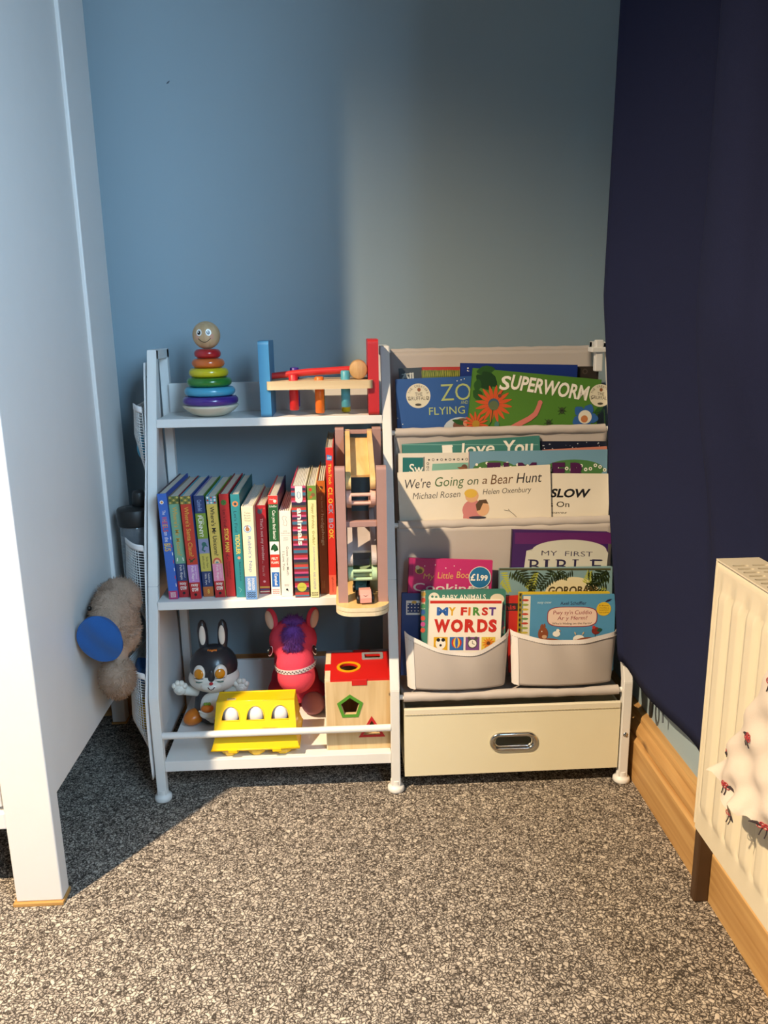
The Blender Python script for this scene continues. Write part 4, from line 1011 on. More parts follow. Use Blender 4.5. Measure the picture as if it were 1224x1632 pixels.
cirT = (-.0795, .066); recT = (-.0345, .112)
mb = MB(); mb.plate([(qx0+.010, qy0+.001), (qx1, qy0+.001), (qx1, qy1-.010), (qx0+.010, qy1-.010)], [circ(*cirT, .0165, 28), rrect(recT[0]-.0145, recT[1]-.0095, recT[0]+.0145, recT[1]+.0095, .002)], .0045, REDP, Matrix.Translation((0, 0, qz1-.0024)), REDP)
mb.span((-.0745, qy0-.0012, qz1-.0095), (-.0475, qy0+.002, qz1+.0021), REDP, .0006); mb.span((qx0-.001, .055, qz1-.006), (qx0+.0105, .083, qz1+.0021), REDP, .0006); mb.build('top_panel', so_)
for a_, b_, m_ in (((qx0, qy0+.001), (qx0+.0098, .0545), PLYEDGE), ((qx0, .0835), (qx0+.0098, qy1-.0105), PLYEDGE), ((qx0, qy1-.0098), (-.072, qy1), GREYR), ((-.070, qy1-.0098), (-.04, qy1), REDP), ((-.038, qy1-.0098), (qx1, qy1), GREYR)):
    mb = MB(); mb.span((*a_, qz1-.002), (*b_, qz1+.0021), m_, .0005); mb.build('top_edge', so_)
def rim(out, inn, m, M): mb = MB(); mb.plate(out, [inn], .0022, m, M); mb.build('hole_rim', so_)
rim(pent(.0245), pent(.0178), GRN, FRONT((0, qy0+.0012, 0))); rim(tri(.0275), tri(.0187), REDR, FRONT((0, qy0+.0012, 0)))
rim(circ(*cirT, .0220, 32), circ(*cirT, .0168, 32), RING, Matrix.Translation((0, 0, qz1+.0014))); rim(rrect(recT[0]-.0200, recT[1]-.0150, recT[0]+.0200, recT[1]+.0150, .003), rrect(recT[0]-.0147, recT[1]-.0097, recT[0]+.0147, recT[1]+.0097, .002), GREYR, Matrix.Translation((0, 0, qz1+.0014)))

# ------------------------------------------------------------------ hanging organiser with mesh pockets on the bookcase's left side
og = thing('hanging_organiser', 'white fabric organiser with mesh pockets on the bookcase\'s left side', 'organiser', (-.43, .14, .05))
mb = MB()
def sheet_pt(u, v):
    z = .045+.72*v; y0 = FY(z)-.0085-.004*math.sin(v*9)*(v < .35); y1 = .276
    return (-.4295-.0012*math.sin(v*14+u*3)-.004*(1-v)*(v < .3)*(.3-v), y0+(y1-y0)*u, z)
mb.surf(sheet_pt, 14, 60, FABRIC2); o = mb.build('backing', og); sd = o.modifiers.new('cloth', 'SOLIDIFY'); sd.thickness = .0016
NET = mat('#dcdcda', .6, .03, 60, name='white_net')
def net_pocket(y0, y1, z0, z1, bulge, low=.55):
    def fn(u, v):
        f = min(1, (v/low))**.6 if v < low else 1-.12*(v-low)/(1-low)
        s = math.sin(PI*u)**.55
        z = z0+(z1-z0)*v + .004*math.sin(u*8)*v
        return (-.4315-bulge*s*f, y0+(y1-y0)*u, z)
    nu, nv = int((y1-y0+bulge*1.2)/.0048), int((z1-z0)/.0048)
    mb = MB(); mb.surf(fn, nu, nv, NET); o = mb.build('mesh_pocket', og)
    w = o.modifiers.new('net', 'WIREFRAME'); w.thickness = .0016; w.use_replace = True
    mb = MB(); mb.surf(lambda u, v: tuple(Vector(fn(u, 1))+Vector((-.0006, 0, -.010+.011*v))), 30, 3, FABRIC2); t = mb.build('trim', o)
    sd = t.modifiers.new('cloth', 'SOLIDIFY'); sd.thickness = .0012
    return fn
net_pocket(.135, .262, .555, .690, .030, .6); net_pocket(.065, .235, .295, .456, .056, .45); net_pocket(.000, .190, .088, .244, .050, .32)
bt = thing('drinks_bottle', 'clear grey bottle with black lid in the middle mesh pocket', 'bottle', (-.4615, .135, .312))
mb = MB(); CLR = mat('#aab0b6', .12, .03, 20, name='smoky_clear_plastic', trans=.75)
T2 = Matrix.Translation((-.4615, .135, 0)); mb.lathe([(0, .312), (.024, .312), (.027, .318), (.0275, .40), (.0272, .474), (.024, .482)], CLR, 32, T2); mb.build('body', bt)
mb = MB(); mb.lathe([(.0225, .478), (.0300, .478), (.0305, .480), (.0305, .506), (.0290, .509), (.015, .510), (.014, .512), (0, .512)], BLACK, 36, T2); l_ = mb.build('lid', bt)
mb = MB(); mb.lathe([(.011, .511), (.0125, .513), (.0115, .534), (.009, .539), (0, .540)], BLACK, 24, Matrix.Translation((-.4525, .142, 0))); mb.build('spout', l_)
mb = MB(); mb.ell((-.446, .185, .612), (.011, .030, .022), mat('#2d93b5', .4)); mb.ell((-.447, .215, .600), (.010, .020, .020), mat('#2d93b5', .4)); tag(recentre(mb.build('bath_toy'), (-.446, .19, .59)), 'turquoise toy inside the top mesh pocket', 'toy')
mb = MB(); mb.lathe([(0, .110), (.016, .110), (.0185, .116), (.020, .150), (.0205, .158), (.0185, .159), (.016, .118), (0, .116)], mat('#e0bd2c', .4), 28, Matrix.Translation((-.4565, .070, 0))); tag(recentre(mb.build('toy_cup'), (-.4565, .07, .11)), 'yellow toy cup inside the lowest mesh pocket', 'toy')
mb = MB(); mb.box((-.455, .085, .212), (.030, .040, .034), mat('#2a63a8', .5), .004, rot=(.2, .3, .4)); tag(recentre(mb.build('toy_block'), (-.455, .085, .19)), 'blue toy block inside the lowest mesh pocket above the yellow cup', 'toy')

# plush dog hanging out between wardrobe and organiser
BEI = mat('#a88f7c', .95, .14, 160, .7, 500, name='beige_plush', spec=.15); BEI2 = mat('#ab8f79', .95, .14, 160, .7, 500, name='tan_plush', spec=.15)
dg = thing('plush_dog', 'beige plush dog with one blue ear squeezed between wardrobe and organiser', 'soft toy', (-.47, -.01, .24))
R_ = ((-.470, -.012, .352), (.0385, .055, .058))
blob('body', [((-.470, -.012, .352), (.038, .055, .057)), ((-.467, .010, .376), (.037, .048, .038)), ((-.466, -.004, .326), (.035, .050, .042)), ((-.463, -.045, .262), (.027, .030, .036)), ([(-.468, -.025, .33), (-.463, -.045, .265)], [.022, .018])], BEI, dg, .0030, 6)
mb = MB(); fur(mb, (-.470, -.012, .352), (.0375, .0545, .0565), 4200, .0070, .0008, BEI, None, .3); fur(mb, (-.467, .010, .376), (.0365, .0475, .0375), 1500, .0070, .0008, BEI); fur(mb, (-.466, -.004, .326), (.0345, .0495, .0415), 1500, .0070, .0008, BEI); mb.build('coat', dg)
mb = MB(); fur(mb, (-.463, -.045, .262), (.0268, .0298, .0358), 2600, .0075, .0009, BEI2, None, .3); mb.build('muzzle_fur', dg)
BLUEV = mat('#114f92', .85, .06, 60, .2, 500, sheen=.2, name='blue_cotton')
mb = MB()
def ear(u, v):
    a = 2*PI*u; r = v; x = .036*r*math.cos(a); z = .041*r*math.sin(a)*(1+.10*math.cos(a+.8))
    return (x, -.006*math.cos(r*PI/2)-.002*math.sin(x*120+z*60), z)
for sgn in (1, -1):
    V = []; F = []
    mb.surf(lambda u, v: (ear(u, v)[0], (ear(u, v)[1])*sgn+(0 if sgn > 0 else .002), ear(u, v)[2]), 40, 10, BLUEV)
o = mb.build('ear', dg, local=True); o.location = Vector((-.4735, -.083, .347))-dg.location; o.rotation_euler = (.12, -.25, -.10)
mb = MB(); mb.ell((-.4950, -.052, .386), (.004, .004, .0045), BK); mb.build('eye', dg)

# ------------------------------------------------------------------ printed cloth over the radiator
CLOTH = mat('#d2c6ba', .85, .04, 30, .15, 700, name='white_muslin')
def cl_left(z): return -.582+(.545-z)/(.545-.318)*.108
def cl_fx(y, z):
    a = (cl_left(max(z, .318))-y)
    top = max(0, min(1, (.545-z)/.24))
    bul = .0125+.020*top*min(1, max(0, a)/.05)**.6
    bul += .005*math.sin(y*60+z*34)*top + .0035*math.sin(z*95-y*60)*top + .003*math.sin(z*160+y*90)*top + .009*math.exp(-((z-.318)/.018)**2)*math.sin(y*85+1.0)**2
    return min(.3615, .3665-bul)
def cloth(u, v):
    y1 = -.68
    hem = .318-.020*math.exp(-((u-.20)/.09)**2)+.012*min(1, max(0, u-.3)*4)+.004*math.sin(u*40)
    if v < .12:
        t = v/.12; yl = cl_left(.545); return (.428-(.428-.362)*t, yl+(y1-yl)*u, .5465+.001*math.sin(u*30))
    t = (v-.12)/.88; z = .5465+(hem-.5465)*t
    yl = cl_left(max(z, .318))-(.035*min(1, (.318-z)/.03) if z < .318 else 0); y = yl+(y1-yl)*u
    return (cl_fx(y, z), y, z)
mb = MB(); mb.surf(cloth, 70, 70, CLOTH); MR = mat('#a83038', .8); MK = mat('#2a2026', .8)
def motif(y, z, s, flip=1):
    def P(a, b): yy, zz = y-a*s*flip, z+b*s; return (cl_fx(yy, zz)-.0013, yy, zz)
    for k in range(5): mb.tube([P(.3*k-.5+.3*math.cos(t), .35*(k % 2)+.35*math.sin(t)) for t in [2*PI*q/9 for q in range(9)]], .0005, MR, 5, True)
    mb.tube([P(.6, .1), P(1.0, .3), P(1.5, .15), P(1.9, -.05)], [.0008, .0016, .0012, .0004], MK, 6); mb.tube([P(-.1, -.2), P(-.2, -.9), P(-.3, -1.5)], .0006, MK, 5); mb.tube([P(.4, -.2), P(.5, -.8), P(.45, -1.4)], .0006, MK, 5)
for y, z, s, f in ((-.545, .398, .0070, -1), (-.512, .322, .0070, 1), (-.533, .300, .0075, 1), (-.490, .350, .004, 1), (-.562, .470, .0075, 1), (-.60, .33, .007, -1), (-.66, .42, .007, 1)): motif(y, z, s, f)
o = mb.build('printed_muslin'); tag(recentre(o, (.40, -.65, .28)), 'white muslin with small red and black figures draped over the radiator', 'cloth')
# ------------------------------------------------------------------ picture books facing out of the fabric rack
PGRP = 'picture books facing out of the fabric rack'
def front_book(label, TL, w, rot, h, t, col, k, X0, Y0, prot, s=.12, name='picture_book', board=False, spine=None, round_=0.0):
    """root sits at the bottom centre of the front cover; local x right, y into the book, z up the cover"""
    d = Vector((0, s, 1)).normalized(); n = Vector((1, 0, 0)).cross(d)*-1     # n points to the reader
    c, q = math.cos(math.radians(rot)), math.sin(math.radians(rot))
    ux = Vector((1, 0, 0))*c + d*q; uz = d*c - Vector((1, 0, 0))*q; uy = uz.cross(ux)
    base = Vector(TL)+ux*(w/2)-uz*h
    root = thing(name, label, 'book', base, PGRP)
    root.rotation_euler = Matrix(((ux.x, uy.x, uz.x), (ux.y, uy.y, uz.y), (ux.z, uy.z, uz.z))).to_euler()
    mb = MB(); b = .0016 if board else .0005
    def slab(y0):
        if round_: mb.plate(rrect(-w/2, 0, w/2, h, round_, 4), [], b, col, FRONT((0, y0+b, 0)))
        else: mb.span((-w/2, y0, 0), (w/2, y0+b, h), col)
    slab(0); slab(t-b)
    mb.span((-w/2, 0, 0), (-w/2+.001, t, h), spine or col)
    pg = MB(); nl = 5 if board else 3; tt = (t-2*b)/nl
    for i in range(nl): pg.span((-w/2+.0012, b+tt*i+tt*.1, .001), (w/2-.0015, b+tt*(i+1)-tt*.1, h-(.0014 if not round_ else .0045)), PAGEW)
    art = Art(mb, frame((-w/2, 0, h), (1, 0, 0), (0, 0, 1)), k, X0, Y0, prot, .00002)
    art.h_ = h; art.w_ = w
    art.clip = lambda: None
    return root, mb, art, pg
def fin(root, mb, pg):
    mb.build('cover', root, local=True); pg.build('pages', root, local=True)
def full(a, frac0, frac1, m):
    a.poly([(0, 0)], m) if False else None
G1, G2, G3 = C('#24501f'), C('#356f2a'), C('#173d1a')
def flower(a, x, y, r, n, pet, mid, rin=.3, w=.2):
    for i in range(n):
        t = 2*PI*i/n+.15; a.leaf(x+r*rin*math.cos(t)*.6, y+r*rin*math.sin(t)*.6, x+r*math.cos(t), y+r*math.sin(t), r*w, pet)
    a.disc(x, y, r*rin, mid)
def badge(a, x, y, r):
    a.disc(x, y, r, C('#d9d3bd'), n=32); bk = C('#4a4438')
    a.text('THE', x-r*.28, y-r*.28, x+r*.34, y+r*.0, bk); a.text('GRUFFALO', x-r*.84, y+r*.05, x+r*.88, y+r*.36, bk)
    for i, ch in enumerate('BY THE CREATORS OF'):
        if ch == ' ': continue
        t = math.radians(200-220*i/17); cx, cy = x+r*.80*math.cos(t), y-r*.80*math.sin(t)
        a.text(ch, cx-r*.06, cy-r*.09, cx+r*.06, cy+r*.09, bk, rot=math.degrees(t)-90)
    a.disc(x+r*.05, y-r*.5, r*.14, C('#8a5430'), r*.16); a.disc(x, y+r*.72, r*.26, bk, r*.10)

# --- top tier
r, mb, a, pg = front_book('plain dark brown book at the right end behind the green worm cover', (.3600, .1992, .7436), .042, -1, .16, .004, C('#2e2620'), .00037, 978, 138, 0)
a.disc(1022, 163, 14, C('#4a4038')); a.disc(1022, 163, 8, C('#2e2620')); fin(r, mb, pg)
r, mb, a, pg = front_book('dark book with pale lettering at the left end of the top tier', (.0270, .2014, .7455), .043, 2, .16, .004, C('#3c4650'), .000371, 75, 146, 2)
a.text('All', 88, 168, 150, 200, C('#cfd4cf'), .03); a.stroke([(90, 175), (150, 172)], 4, C('#cfd4cf')); fin(r, mb, pg)
r, mb, a, pg = front_book('red topped book with green grass pattern behind the blue dragon cover', (.0700, .1977, .7476), .075, -.5, .16, .004, C('#b23a34'), .000372, 190, 142, .5)
a.rect(190, 158, 391, 215, C('#6a7a34'))
random.seed(3)
for i in range(60):
    x = 192+i*3.3; a.leaf(x, 192, x+random.uniform(-5, 5), 155+random.uniform(-3, 8), 4, (C('#8f9a3c'), C('#4f6a2c'), C('#a9a64a'))[i % 3])
fin(r, mb, pg)
r, mb, a, pg = front_book('plain royal blue book standing tallest behind the green worm cover', (.1406, .1925, .7540), .2193, -1.86, .175, .004, C('#15307e'), .000374, 388, 121, -.88)
a.disc(426, 146, 4, WT); a.disc(424, 158, 3, WT); a.disc(430, 160, 2, WT); fin(r, mb, pg)
r, mb, a, pg = front_book('blue picture book with a round cream badge and gold title at top left', (.0189, .1773, .7277), .2400, 1.33, .155, .004, C('#2a5496'), .000367, 62, 202, 2.42)
badge(a, 178, 284, 61); GT = C('#a9b878')
a.text('ZOG', 290, 222, 520, 305, GT, -.005); a.text('AND', 392, 308, 428, 324, GT); a.text('THE', 432, 308, 466, 324, GT); a.text('FLYING DOCTORS', 232, 332, 700, 370, GT, .002)
for x, y in ((372, 210), (392, 205), (408, 200), (75, 395), (100, 425), (85, 450)): a.disc(x, y, 2.5, WT)
a.disc(390, 452, 85, C('#b9c4cc'), 62); a.disc(405, 432, 52, C('#6f4a3a'), 38); a.leaf(350, 405, 420, 425, 26, G1); a.disc(420, 420, 16, C('#c98a72')); a.disc(310, 452, 34, C('#b5402f'), 9); fin(r, mb, pg)
r, mb, a, pg = front_book('green picture book with white worm title and orange daisies', (.1604, .1715, .7460), .2400, -6.13, .140, .004, C('#4c7c2c'), .000370, 450, 145, -5.22)
for p in ((470, 165, 560, 150, 48), (470, 180, 545, 250, 62), (480, 200, 470, 260, 40), (455, 255, 500, 300, 50), (500, 165, 570, 235, 60)): a.leaf(*p, G3 if p[4] > 50 else G1)
ORD = C('#c9532a'); flower(a, 556, 322, 92, 16, ORD, C('#3a5a70')); a.disc(556, 330, 24, C('#5b6a4a')); a.stroke([(552, 350), (545, 410), (525, 445)], 5, G1)
flower(a, 468, 420, 62, 14, ORD, C('#a8842c')); a.disc(585, 282, 9, C('#5a4a3a')); a.stroke([(590, 275), (600, 260)], 2, INK)
a.text('S', 584, 184, 640, 254, WT, .025, .15, 0); a.text('UPERWORM', 640, 206, 1034, 280, WT, .028, .12, -3.5)
a.stroke([(640, 442), (690, 418), (735, 395), (765, 372), (778, 345), (786, 322)], [22, 26, 26, 25, 23, 22], C('#c9746a')); a.disc(788, 316, 12, C('#c9746a'))
for x, y in ((898, 355), (832, 415)): a.disc(x, y, 12, C('#3a4a2c'), 16); [a.stroke([(x, y), (x+dx, y+dy)], 2, INK) for dx, dy in ((-20, -18), (20, -18), (-22, 4), (22, 4), (-16, 20), (16, 20))]
a.disc(572, 425, 12, C('#4a7a70'), 18); flower(a, 1015, 388, 68, 5, C('#2f5d9e'), C('#b9764a'), .3, .75); a.disc(1015, 388, 34, C('#d9d6c8')); a.disc(1012, 398, 18, C('#b9764a')); a.leaf(1060, 370, 1110, 330, 22, G1); a.stroke([(1070, 380), (1110, 350), (1118, 430)], 5, G1)
badge(a, 1090, 282, 56); fin(r, mb, pg)

# --- second tier
r, mb, a, pg = front_book('dark navy starry book at the right behind the blue cover', (.2804, .1418, .6130), .1240, -1.2, .17, .003, C('#141a30'), .000371, 785, 68, 0)
random.seed(9)
for i in range(26): a.disc(random.uniform(790, 1110), random.uniform(72, 118), random.choice((1.5, 2.2, 3)), C('#b9bfc9'))
fin(r, mb, pg)
r, mb, a, pg = front_book('teal picture book with white handwritten title tilted up to the right', (.0270, .1375, .6138), .2526, 2.28, .17, .003, C('#3c7a74'), .000365, 95, 88, 3.57)
a.rect(95, 88, 780, 92, C('#6fa29a'))
a.text('I', 298, 92, 348, 142, WT, .03); a.text('love', 392, 78, 560, 140, WT, .015, .1); a.text('You', 604, 66, 755, 138, WT, .02, .1); a.rect(296, 94, 350, 101, WT); fin(r, mb, pg)
r, mb, a, pg = front_book('thin coral pink book edge peeping above the pale blue cover', (.2840, .1325, .5984), .1190, 1.88, .17, .0028, C('#c9826e'), .000369, 800, 118, 3.2); fin(r, mb, pg)
r, mb, a, pg = front_book('white picture book with teal title panel and beaded border', (.0198, .1310, .5980), .135, -.49, .16, .003, C('#dcd6ca'), .000363, 77, 135, .81)
TL_ = C('#1d6a6a'); a.rect(100, 155, 204, 235, TL_); a.text('Sw', 134, 186, 204, 236, WT, .01); a.rect(205, 152, 210, 235, C('#4a4a4a'))
for i in range(10): a.disc(232+i*21, 167-i*.4, 6.5 if i % 2 else 4.5, INK); a.disc(232+i*21, 167-i*.4, 4.2 if i % 2 else .8, C('#dcd6ca'))
for i in range(3): a.disc(226, 185+i*18, 6, INK); a.disc(226, 185+i*18, 4, C('#dcd6ca'))
a.poly([(250, 186), (430, 180), (430, 235), (245, 235)], C('#7fb0a0')); a.disc(410, 205, 16, C('#6a4a3a')); a.leaf(375, 205, 430, 215, 16, C('#8a5a3a')); fin(r, mb, pg)
r, mb, a, pg = front_book('pale blue picture book with big purple block letters among flowers', (.1480, .1275, .5994), .2547, -.47, .16, .003, C('#6f9ab4'), .000366, 430, 125, .82, spine=C('#c98a92'))
MG = C('#4c1a4a'); LG = C('#4a7a44')
for x, y, rx, ry in ((560, 215, 110, 44), (700, 225, 90, 36), (960, 215, 150, 50)): a.disc(x, y, rx, LG, ry, 28)
for i in range(16): a.disc(470+i*17, 190+10*math.sin(i*1.3)+(i % 3)*9, 7, WT); 
for i in range(12): a.disc(850+i*24, 205+12*math.cos(i*1.7), 9, WT); a.disc(850+i*24, 205+12*math.cos(i*1.7), 4, LG)
for t, x0, x1 in (('E', 522, 590), ('L', 604, 664), ('M', 676, 770), ('E', 848, 914), ('R', 940, 1020)): a.text(t, x0, 180, x1, 262, MG, .07)
fin(r, mb, pg)
r, mb, a, pg = front_book('white book with bold black title at the right of the bear hunt cover', (.2083, .1185, .5601), .1984, -1.78, .142, .003, C('#e6dfd0'), .000367, 600, 233, -.42)
a.text('MR', 660, 312, 790, 356, INK, .035, .2); a.text('SLOW', 842, 312, 1046, 356, INK, .035, .2); a.text('Falls On', 772, 375, 940, 403, C('#4a4438'), .01); a.text('Hargreaves', 770, 424, 928, 440, C('#4a4438'), 0, .3); fin(r, mb, pg)
r, mb, a, pg = front_book('white landscape bear hunt book with italic title at front of second tier', (.0169, .1150, .5659), .2780, 1.62, .150, .004, C('#e4dccc'), .000362, 73, 232, 2.99)
INKB = C('#2e2c30'); gr = C('#4a6a3a')
for t, x0, x1, y0, y1, m in (("We're", 112, 240, 262, 310, INKB), ('Going', 262, 408, 252, 314, gr), ('on', 424, 480, 265, 292, C('#4a5a3a')), ('a', 498, 524, 262, 288, C('#6a4a2c')), ('Bear', 540, 655, 240, 288, C('#6a4a2c')), ('Hunt', 670, 800, 232, 282, INKB)): a.text(t, x0, y0, x1, y1, m, .0, .22)
a.text('Michael Rosen', 150, 328, 390, 360, C('#5a564e'), -.004, .22); a.text('Helen Oxenbury', 502, 308, 748, 344, C('#5a564e'), -.004, .22)
PK = C('#c98080'); SK = C('#d9ab84'); a.disc(455, 420, 54, PK, 52); a.poly([(408, 420), (420, 385), (470, 378), (505, 440), (480, 462), (405, 462)], PK); a.disc(448, 348, 34, SK, 34); a.disc(442, 336, 32, C('#d9b34a'), 22); a.disc(504, 412, 33, SK, 38); a.poly([(468, 392), (485, 370), (520, 366), (532, 388), (505, 385), (490, 420), (474, 424)], C('#5a4430')); a.disc(478, 458, 44, C('#3a3a4a'), 8)
a.stroke([(612, 420), (640, 425), (660, 440), (676, 456)], 2, INKB); a.stroke([(632, 414), (640, 425)], 2, INKB); fin(r, mb, pg)

# --- third tier, behind the pockets
r, mb, a, pg = front_book('dark purple book with a cream arched title panel', (.2202, .0747, .4645), .1750, -2.96, .24, .011, C('#3c1c5c'), .000382, 618, 43, -1.41, board=True, spine=C('#2a143e'))
a.rect(630, 56, 1090, 110, C('#5c1f62')); PP = C('#c9c9bd')
a.poly([(686, 142), (712, 142)]+[(890-178*math.cos(t), 142-52*math.sin(t)) for t in [PI*k/20 for k in range(21)]]+[(1076, 154), (1070, 240), (676, 232)], PP)
NV = C('#2a2448'); a.text('MY  FIRST', 758, 145, 1002, 168, NV, -.008)
for t, x0, x1 in (('B', 702, 752), ('I', 776, 790), ('B', 832, 882), ('L', 914, 958), ('E', 1000, 1046)): a.text(t, x0, 184, x1, 246, NV, .0)
for x0 in (694, 768, 826, 906): a.rect(x0, 184, x0+30, 188, NV)
a.rect(990, 186, 1050, 191, NV); fin(r, mb, pg)
r, mb, a, pg = front_book('yellow green jungle book with dark palm leaves along its top', (.1943, .0577, .3978), .2050, -.65, .18, .008, C('#7a9aa0'), .000381, 555, 228, 1.03, board=True)
a.rect(555, 226, 1085, 236, C('#4a4a2c')); YG = C('#a9b03c'); DG = C('#22301c'); DG2 = C('#38481f')
a.disc(905, 345, 130, C('#d9cfa8'), 78, 32)
random.seed(5)
def palm(x, y, ang, l, m):
    a._z(); a.hold = True
    for i in range(9):
        t = i/8; px, py = x+l*t*math.cos(ang), y+l*t*math.sin(ang)
        for s in (-1, 1):
            aa = ang+s*(1.15-.5*t); ll = l*.42*(1-.55*t)
            if max(px, px+ll*math.cos(aa)) > 1086 or min(px, px+ll*math.cos(aa)) < 560 or py+ll*math.sin(aa) < 232: continue
            a.leaf(px, py, px+ll*math.cos(aa), py+ll*math.sin(aa), l*.10, m)
for p in ((560, 250, 1.1, 90, YG), (700, 330, -1.2, 80, YG), (975, 300, -1.4, 70, YG), (1070, 330, 2.6, 70, YG), (610, 240, .6, 90, DG2), (640, 232, .9, 110, DG), (740, 245, 1.9, 100, DG), (830, 236, 2.3, 110, DG), (800, 234, .5, 80, DG2), (900, 234, 2.6, 80, DG), (1060, 232, 2.2, 110, DG), (980, 236, .35, 120, DG), (1075, 262, 2.7, 90, DG2), (1068, 330, 3.4, 90, DG)): palm(*p)
a.hold = False
a.text('GOROBAN', 790, 312, 1020, 352, C('#4a3f24'), .03, .1); fin(r, mb, pg)
r, mb, a, pg = front_book('bright pink little book with gold lettering and price sticker', (.0327, .0596, .4216), .1500, -3.36, .19, .009, C('#b8286a'), .000376, 125, 178, -1.70, board=True, spine=C('#8a1c50'))
a.rect(127, 180, 146, 350, C('#a02060')); GD = C('#d0a858'); a.disc(176, 236, 22, GD, 18); a.disc(176, 240, 14, C('#6a5030'), 12); a.disc(166, 222, 10, C('#c9c0a0'))
for t, x0, x1, y0, y1 in (('My', 194, 246, 252, 286), ('Little', 262, 336, 246, 276), ('Book', 352, 432, 243, 274)): a.text(t, x0, y0, x1, y1, GD, .0, .1)
a.text('Cooking', 146, 300, 440, 352, C('#d9c9c4'), .012)
for x, y in ((200, 215), (250, 210), (300, 225), (340, 215), (370, 232)): a.disc(x, y, 2.5, WT)
a.rect(412, 312, 506, 336, WT)
for i in range(16): a.rect(417+i*5.4, 314, 417+i*5.4+(2.8 if i % 3 else 1.6), 336, INK)
mb.build('cover', r, local=True); pg.build('pages', r, local=True)
mb = MB(); b2 = Art(mb, frame((-.075, -.0016, .19), (1, 0, 0), (0, 0, 1)), .000376, 125, 178, -1.70, .00002)
b2.disc(463, 270, 53, WT, n=36); b2.disc(463, 270, 50, C('#1c6a9c'), n=36); b2.text('£1', 418, 252, 456, 286, WT, .03); b2.text('.99', 458, 258, 500, 286, WT, .03); mb.build('price_sticker', r, local=True)
r, mb, a, pg = front_book('small navy and white patterned book at the rack\'s far left', (.0182, .0473, .3607), .0337, -1.77, .15, .008, C('#24407a'), .000374, 90, 345, 0, board=True)
a.rect(112, 380, 180, 450, C('#d9dbd8')); a.rect(118, 392, 178, 440, C('#1f3a70'))
for i in range(12): a.disc(122+(i % 4)*16, 398+(i//4)*16, 3, WT)
a.disc(150, 388, 12, C('#c9a24a'), 7); fin(r, mb, pg)
r, mb, a, pg = front_book('red book glimpsed between the two front pockets', (.2005, .0402, .3512), .0253, 3.2, .14, .0045, C('#b5261f'), .000376, 578, 361, 5.19, board=True)
a.rect(580, 393, 648, 430, C('#2a2226')); a.text('his', 584, 400, 634, 424, C('#b9302c'), .02); fin(r, mb, pg)
r, mb, a, pg = front_book('teal baby animals board book behind the white words cover', (.0516, .0348, .3694), .1504, -1.03, .155, .0065, C('#3c7a6e'), .000373, 182, 330, .71, board=True, round_=.004)
a.rect(184, 332, 202, 420, C('#c9b8a0')); a.text('BABY ANIMALS', 284, 350, 490, 376, WT, .006)
a.disc(244, 366, 26, C('#d9d6c8')); a.disc(236, 360, 6, C('#3c7a6e')); a.disc(254, 362, 6, C('#3c7a6e')); a.disc(545, 372, 34, C('#d9cdb4'), 26)
for i, c in enumerate(('#c9a24a', '#c9503c', '#4a8a5a', '#2f5a9a', '#c9503c', '#b84a8a', '#c9503c')): a.disc(193, 348+i*29, 11, C(c), 12)
for i in range(4): a.rect(570, 400+i*38, 582, 425+i*38, C(('#4a4a6a', '#3c7a6e', '#7a4a6a', '#9a9a8a')[i])); a.leaf(572, 520, 584, 505, 12, C('#c97a6a'))
fin(r, mb, pg)
r, mb, a, pg = front_book('white my first words board book in the left front pocket', (.0655, .0268, .3567), .1295, -3.12, .140, .0062, C('#ece6da'), .000372, 222, 370, -1.32, board=True, round_=.003, name='board_book')
RD = C('#c22a20'); a.rect(226, 380, 566, 394, RD)
for t, x0, x1, c in (('M', 258, 312, '#2c62b0'), ('Y', 314, 348, '#d9a81c'), ('F', 372, 402, '#c22a20'), ('I', 408, 418, '#d9701c'), ('R', 430, 466, '#4a8a3a'), ('S', 472, 502, '#c22a20'), ('T', 506, 540, '#5a3a8a')): a.text(t, x0, 412, x1, 452, C(c), .045)
for t, x0, x1 in (('W', 246, 322), ('O', 326, 384), ('R', 392, 446), ('D', 452, 502), ('S', 506, 546)): a.text(t, x0, 470, x1, 534, RD, .06)
for i, c in enumerate(('#d9a81c', '#2f6ab0', '#7a4a8a', '#d9c04a')): a.rect(246+i*76, 556, 312+i*76, 620, C(c))
a.disc(279, 588, 24, WT, 28); a.disc(268, 570, 9, INK); a.disc(291, 570, 9, INK); a.disc(279, 596, 6, INK)
a.disc(355, 584, 24, RD, 26); a.disc(355, 584, 16, C('#e3c34c'), 26); a.disc(355, 584, 7, C('#2c62b0'), 26)
a.disc(431, 588, 24, C('#4a4a44')); a.disc(431, 588, 19, WT); a.stroke([(431, 588), (431, 574)], 3, INK); a.stroke([(431, 588), (442, 592)], 3, INK); a.disc(414, 562, 8, C('#4a4a44')); a.disc(448, 562, 8, C('#4a4a44'))
flower(a, 507, 586, 30, 12, C('#d9701c'), C('#6a3a1c')); fin(r, mb, pg)
r, mb, a, pg = front_book('yellow board book with spotted edge behind the farm animals cover', (.2256, .0346, .3603), .1632, -1.49, .150, .0062, C('#d3b52c'), .000378, 648, 340, .27, board=True, name='board_book')
a.rect(650, 342, 664, 560, C('#8a7a2c'))
for i in range(8): a.disc(655, 352+i*24, 4, INK, 8)
fin(r, mb, pg)
r, mb, a, pg = front_book('light blue farm animals board book in the right front pocket', (.2313, .0269, .3572), .1654, -1.12, .140, .0062, C('#4f8fb8'), .000376, 668, 355, .65, board=True, round_=.003, name='board_book')
a.rect(670, 358, 704, 700, C('#dcd6c4'))
for i in range(9): a.disc(680, 378+i*22.3, 16, C(('#b8402f', '#8fa04a', '#c2b04a', '#b8402f', '#5a8a4a')[i % 5]), 5.5)
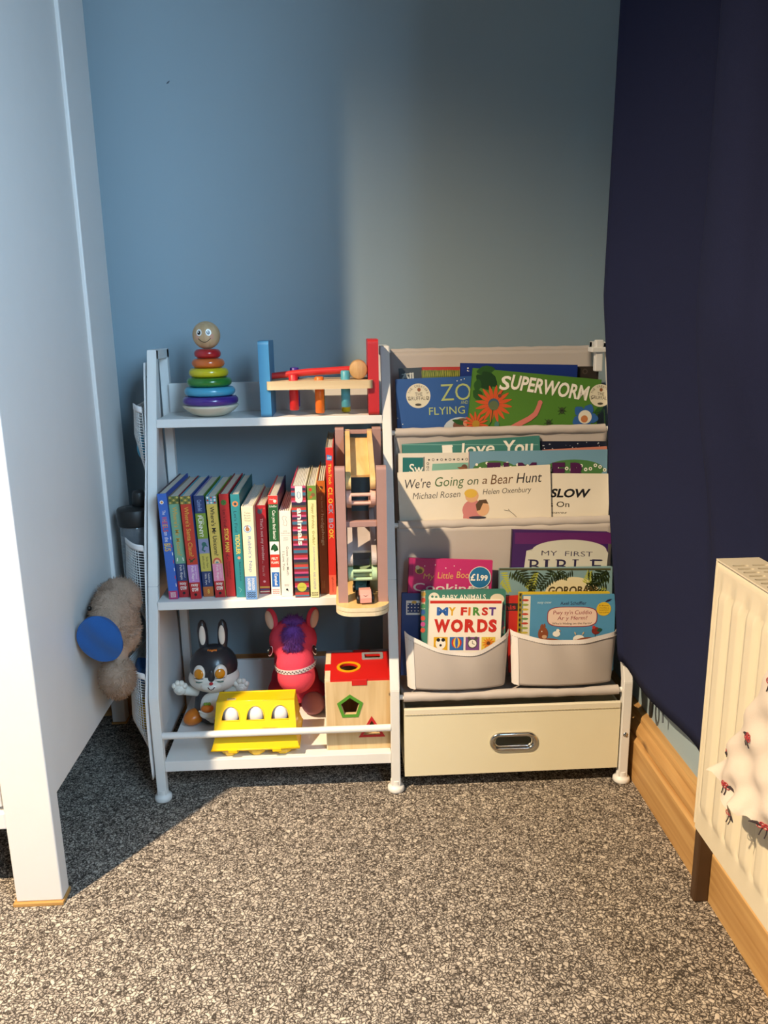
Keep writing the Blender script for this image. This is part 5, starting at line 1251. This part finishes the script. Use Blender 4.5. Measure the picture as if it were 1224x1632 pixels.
a.text('nosy crow', 736, 386, 804, 398, C('#a9c9d9'), .03, .2); a.text('Axel Scheffler', 846, 384, 970, 400, NV); GLB = C('#8a2a3c')
a.poly([(905+120*math.copysign(abs(math.cos(t))**.55, math.cos(t)), 458+49*math.copysign(abs(math.sin(t))**.55, math.sin(t))) for t in [2*PI*k/48 for k in range(48)]], GLB)
a.poly([(905+116*math.copysign(abs(math.cos(t))**.55, math.cos(t)), 458+45.5*math.copysign(abs(math.sin(t))**.55, math.sin(t))) for t in [2*PI*k/48 for k in range(48)]], C('#e3c9b8'))
a.text("Pwy sy'n Cuddio", 814, 426, 998, 452, GLB, .0, .1); a.text('Ar y Fferm?', 834, 454, 978, 478, GLB, .0, .1); a.text("Who's Hiding on the Farm?", 810, 484, 998, 498, INK)
a.disc(1054, 420, 35, C('#d9b52c'), 33)
for i in range(4): a.text(('Mae', 'chwilio a', 'darganfod ar', 'bob tudalen')[i], 1032, 400+i*11, 1078, 407+i*11, C('#7a5a1c'))
a.leaf(1060, 386, 1090, 372, 10, NV); HB = C('#8a4a2c')
a.disc(768, 540, 24, HB, 34); a.leaf(756, 515, 764, 492, 12, HB); a.leaf(772, 515, 774, 490, 12, HB); a.disc(775, 554, 12, C('#c9a282'), 9); a.disc(762, 528, 3, WT); a.disc(800, 585, 60, HB, 24)
a.disc(832, 540, 18, WT, 14); a.disc(838, 524, 8, WT); a.stroke([(845, 524), (852, 527)], 3, C('#d9912c'))
a.disc(1020, 525, 20, C('#7a2a20'), 18); a.disc(1010, 508, 8, C('#b8302c')); a.leaf(1025, 525, 1050, 518, 20, C('#1f4a38')); a.stroke([(1018, 540), (1018, 556)], 2, INK)
a.disc(940, 565, 28, WT, 20); a.disc(990, 580, 70, HB, 24); a.disc(1035, 580, 26, WT, 18); a.leaf(925, 545, 918, 530, 7, C('#c9b28a')); a.leaf(955, 545, 964, 530, 7, C('#c9b28a')); a.disc(925, 575, 12, C('#d9a89a'), 8); fin(r, mb, pg)
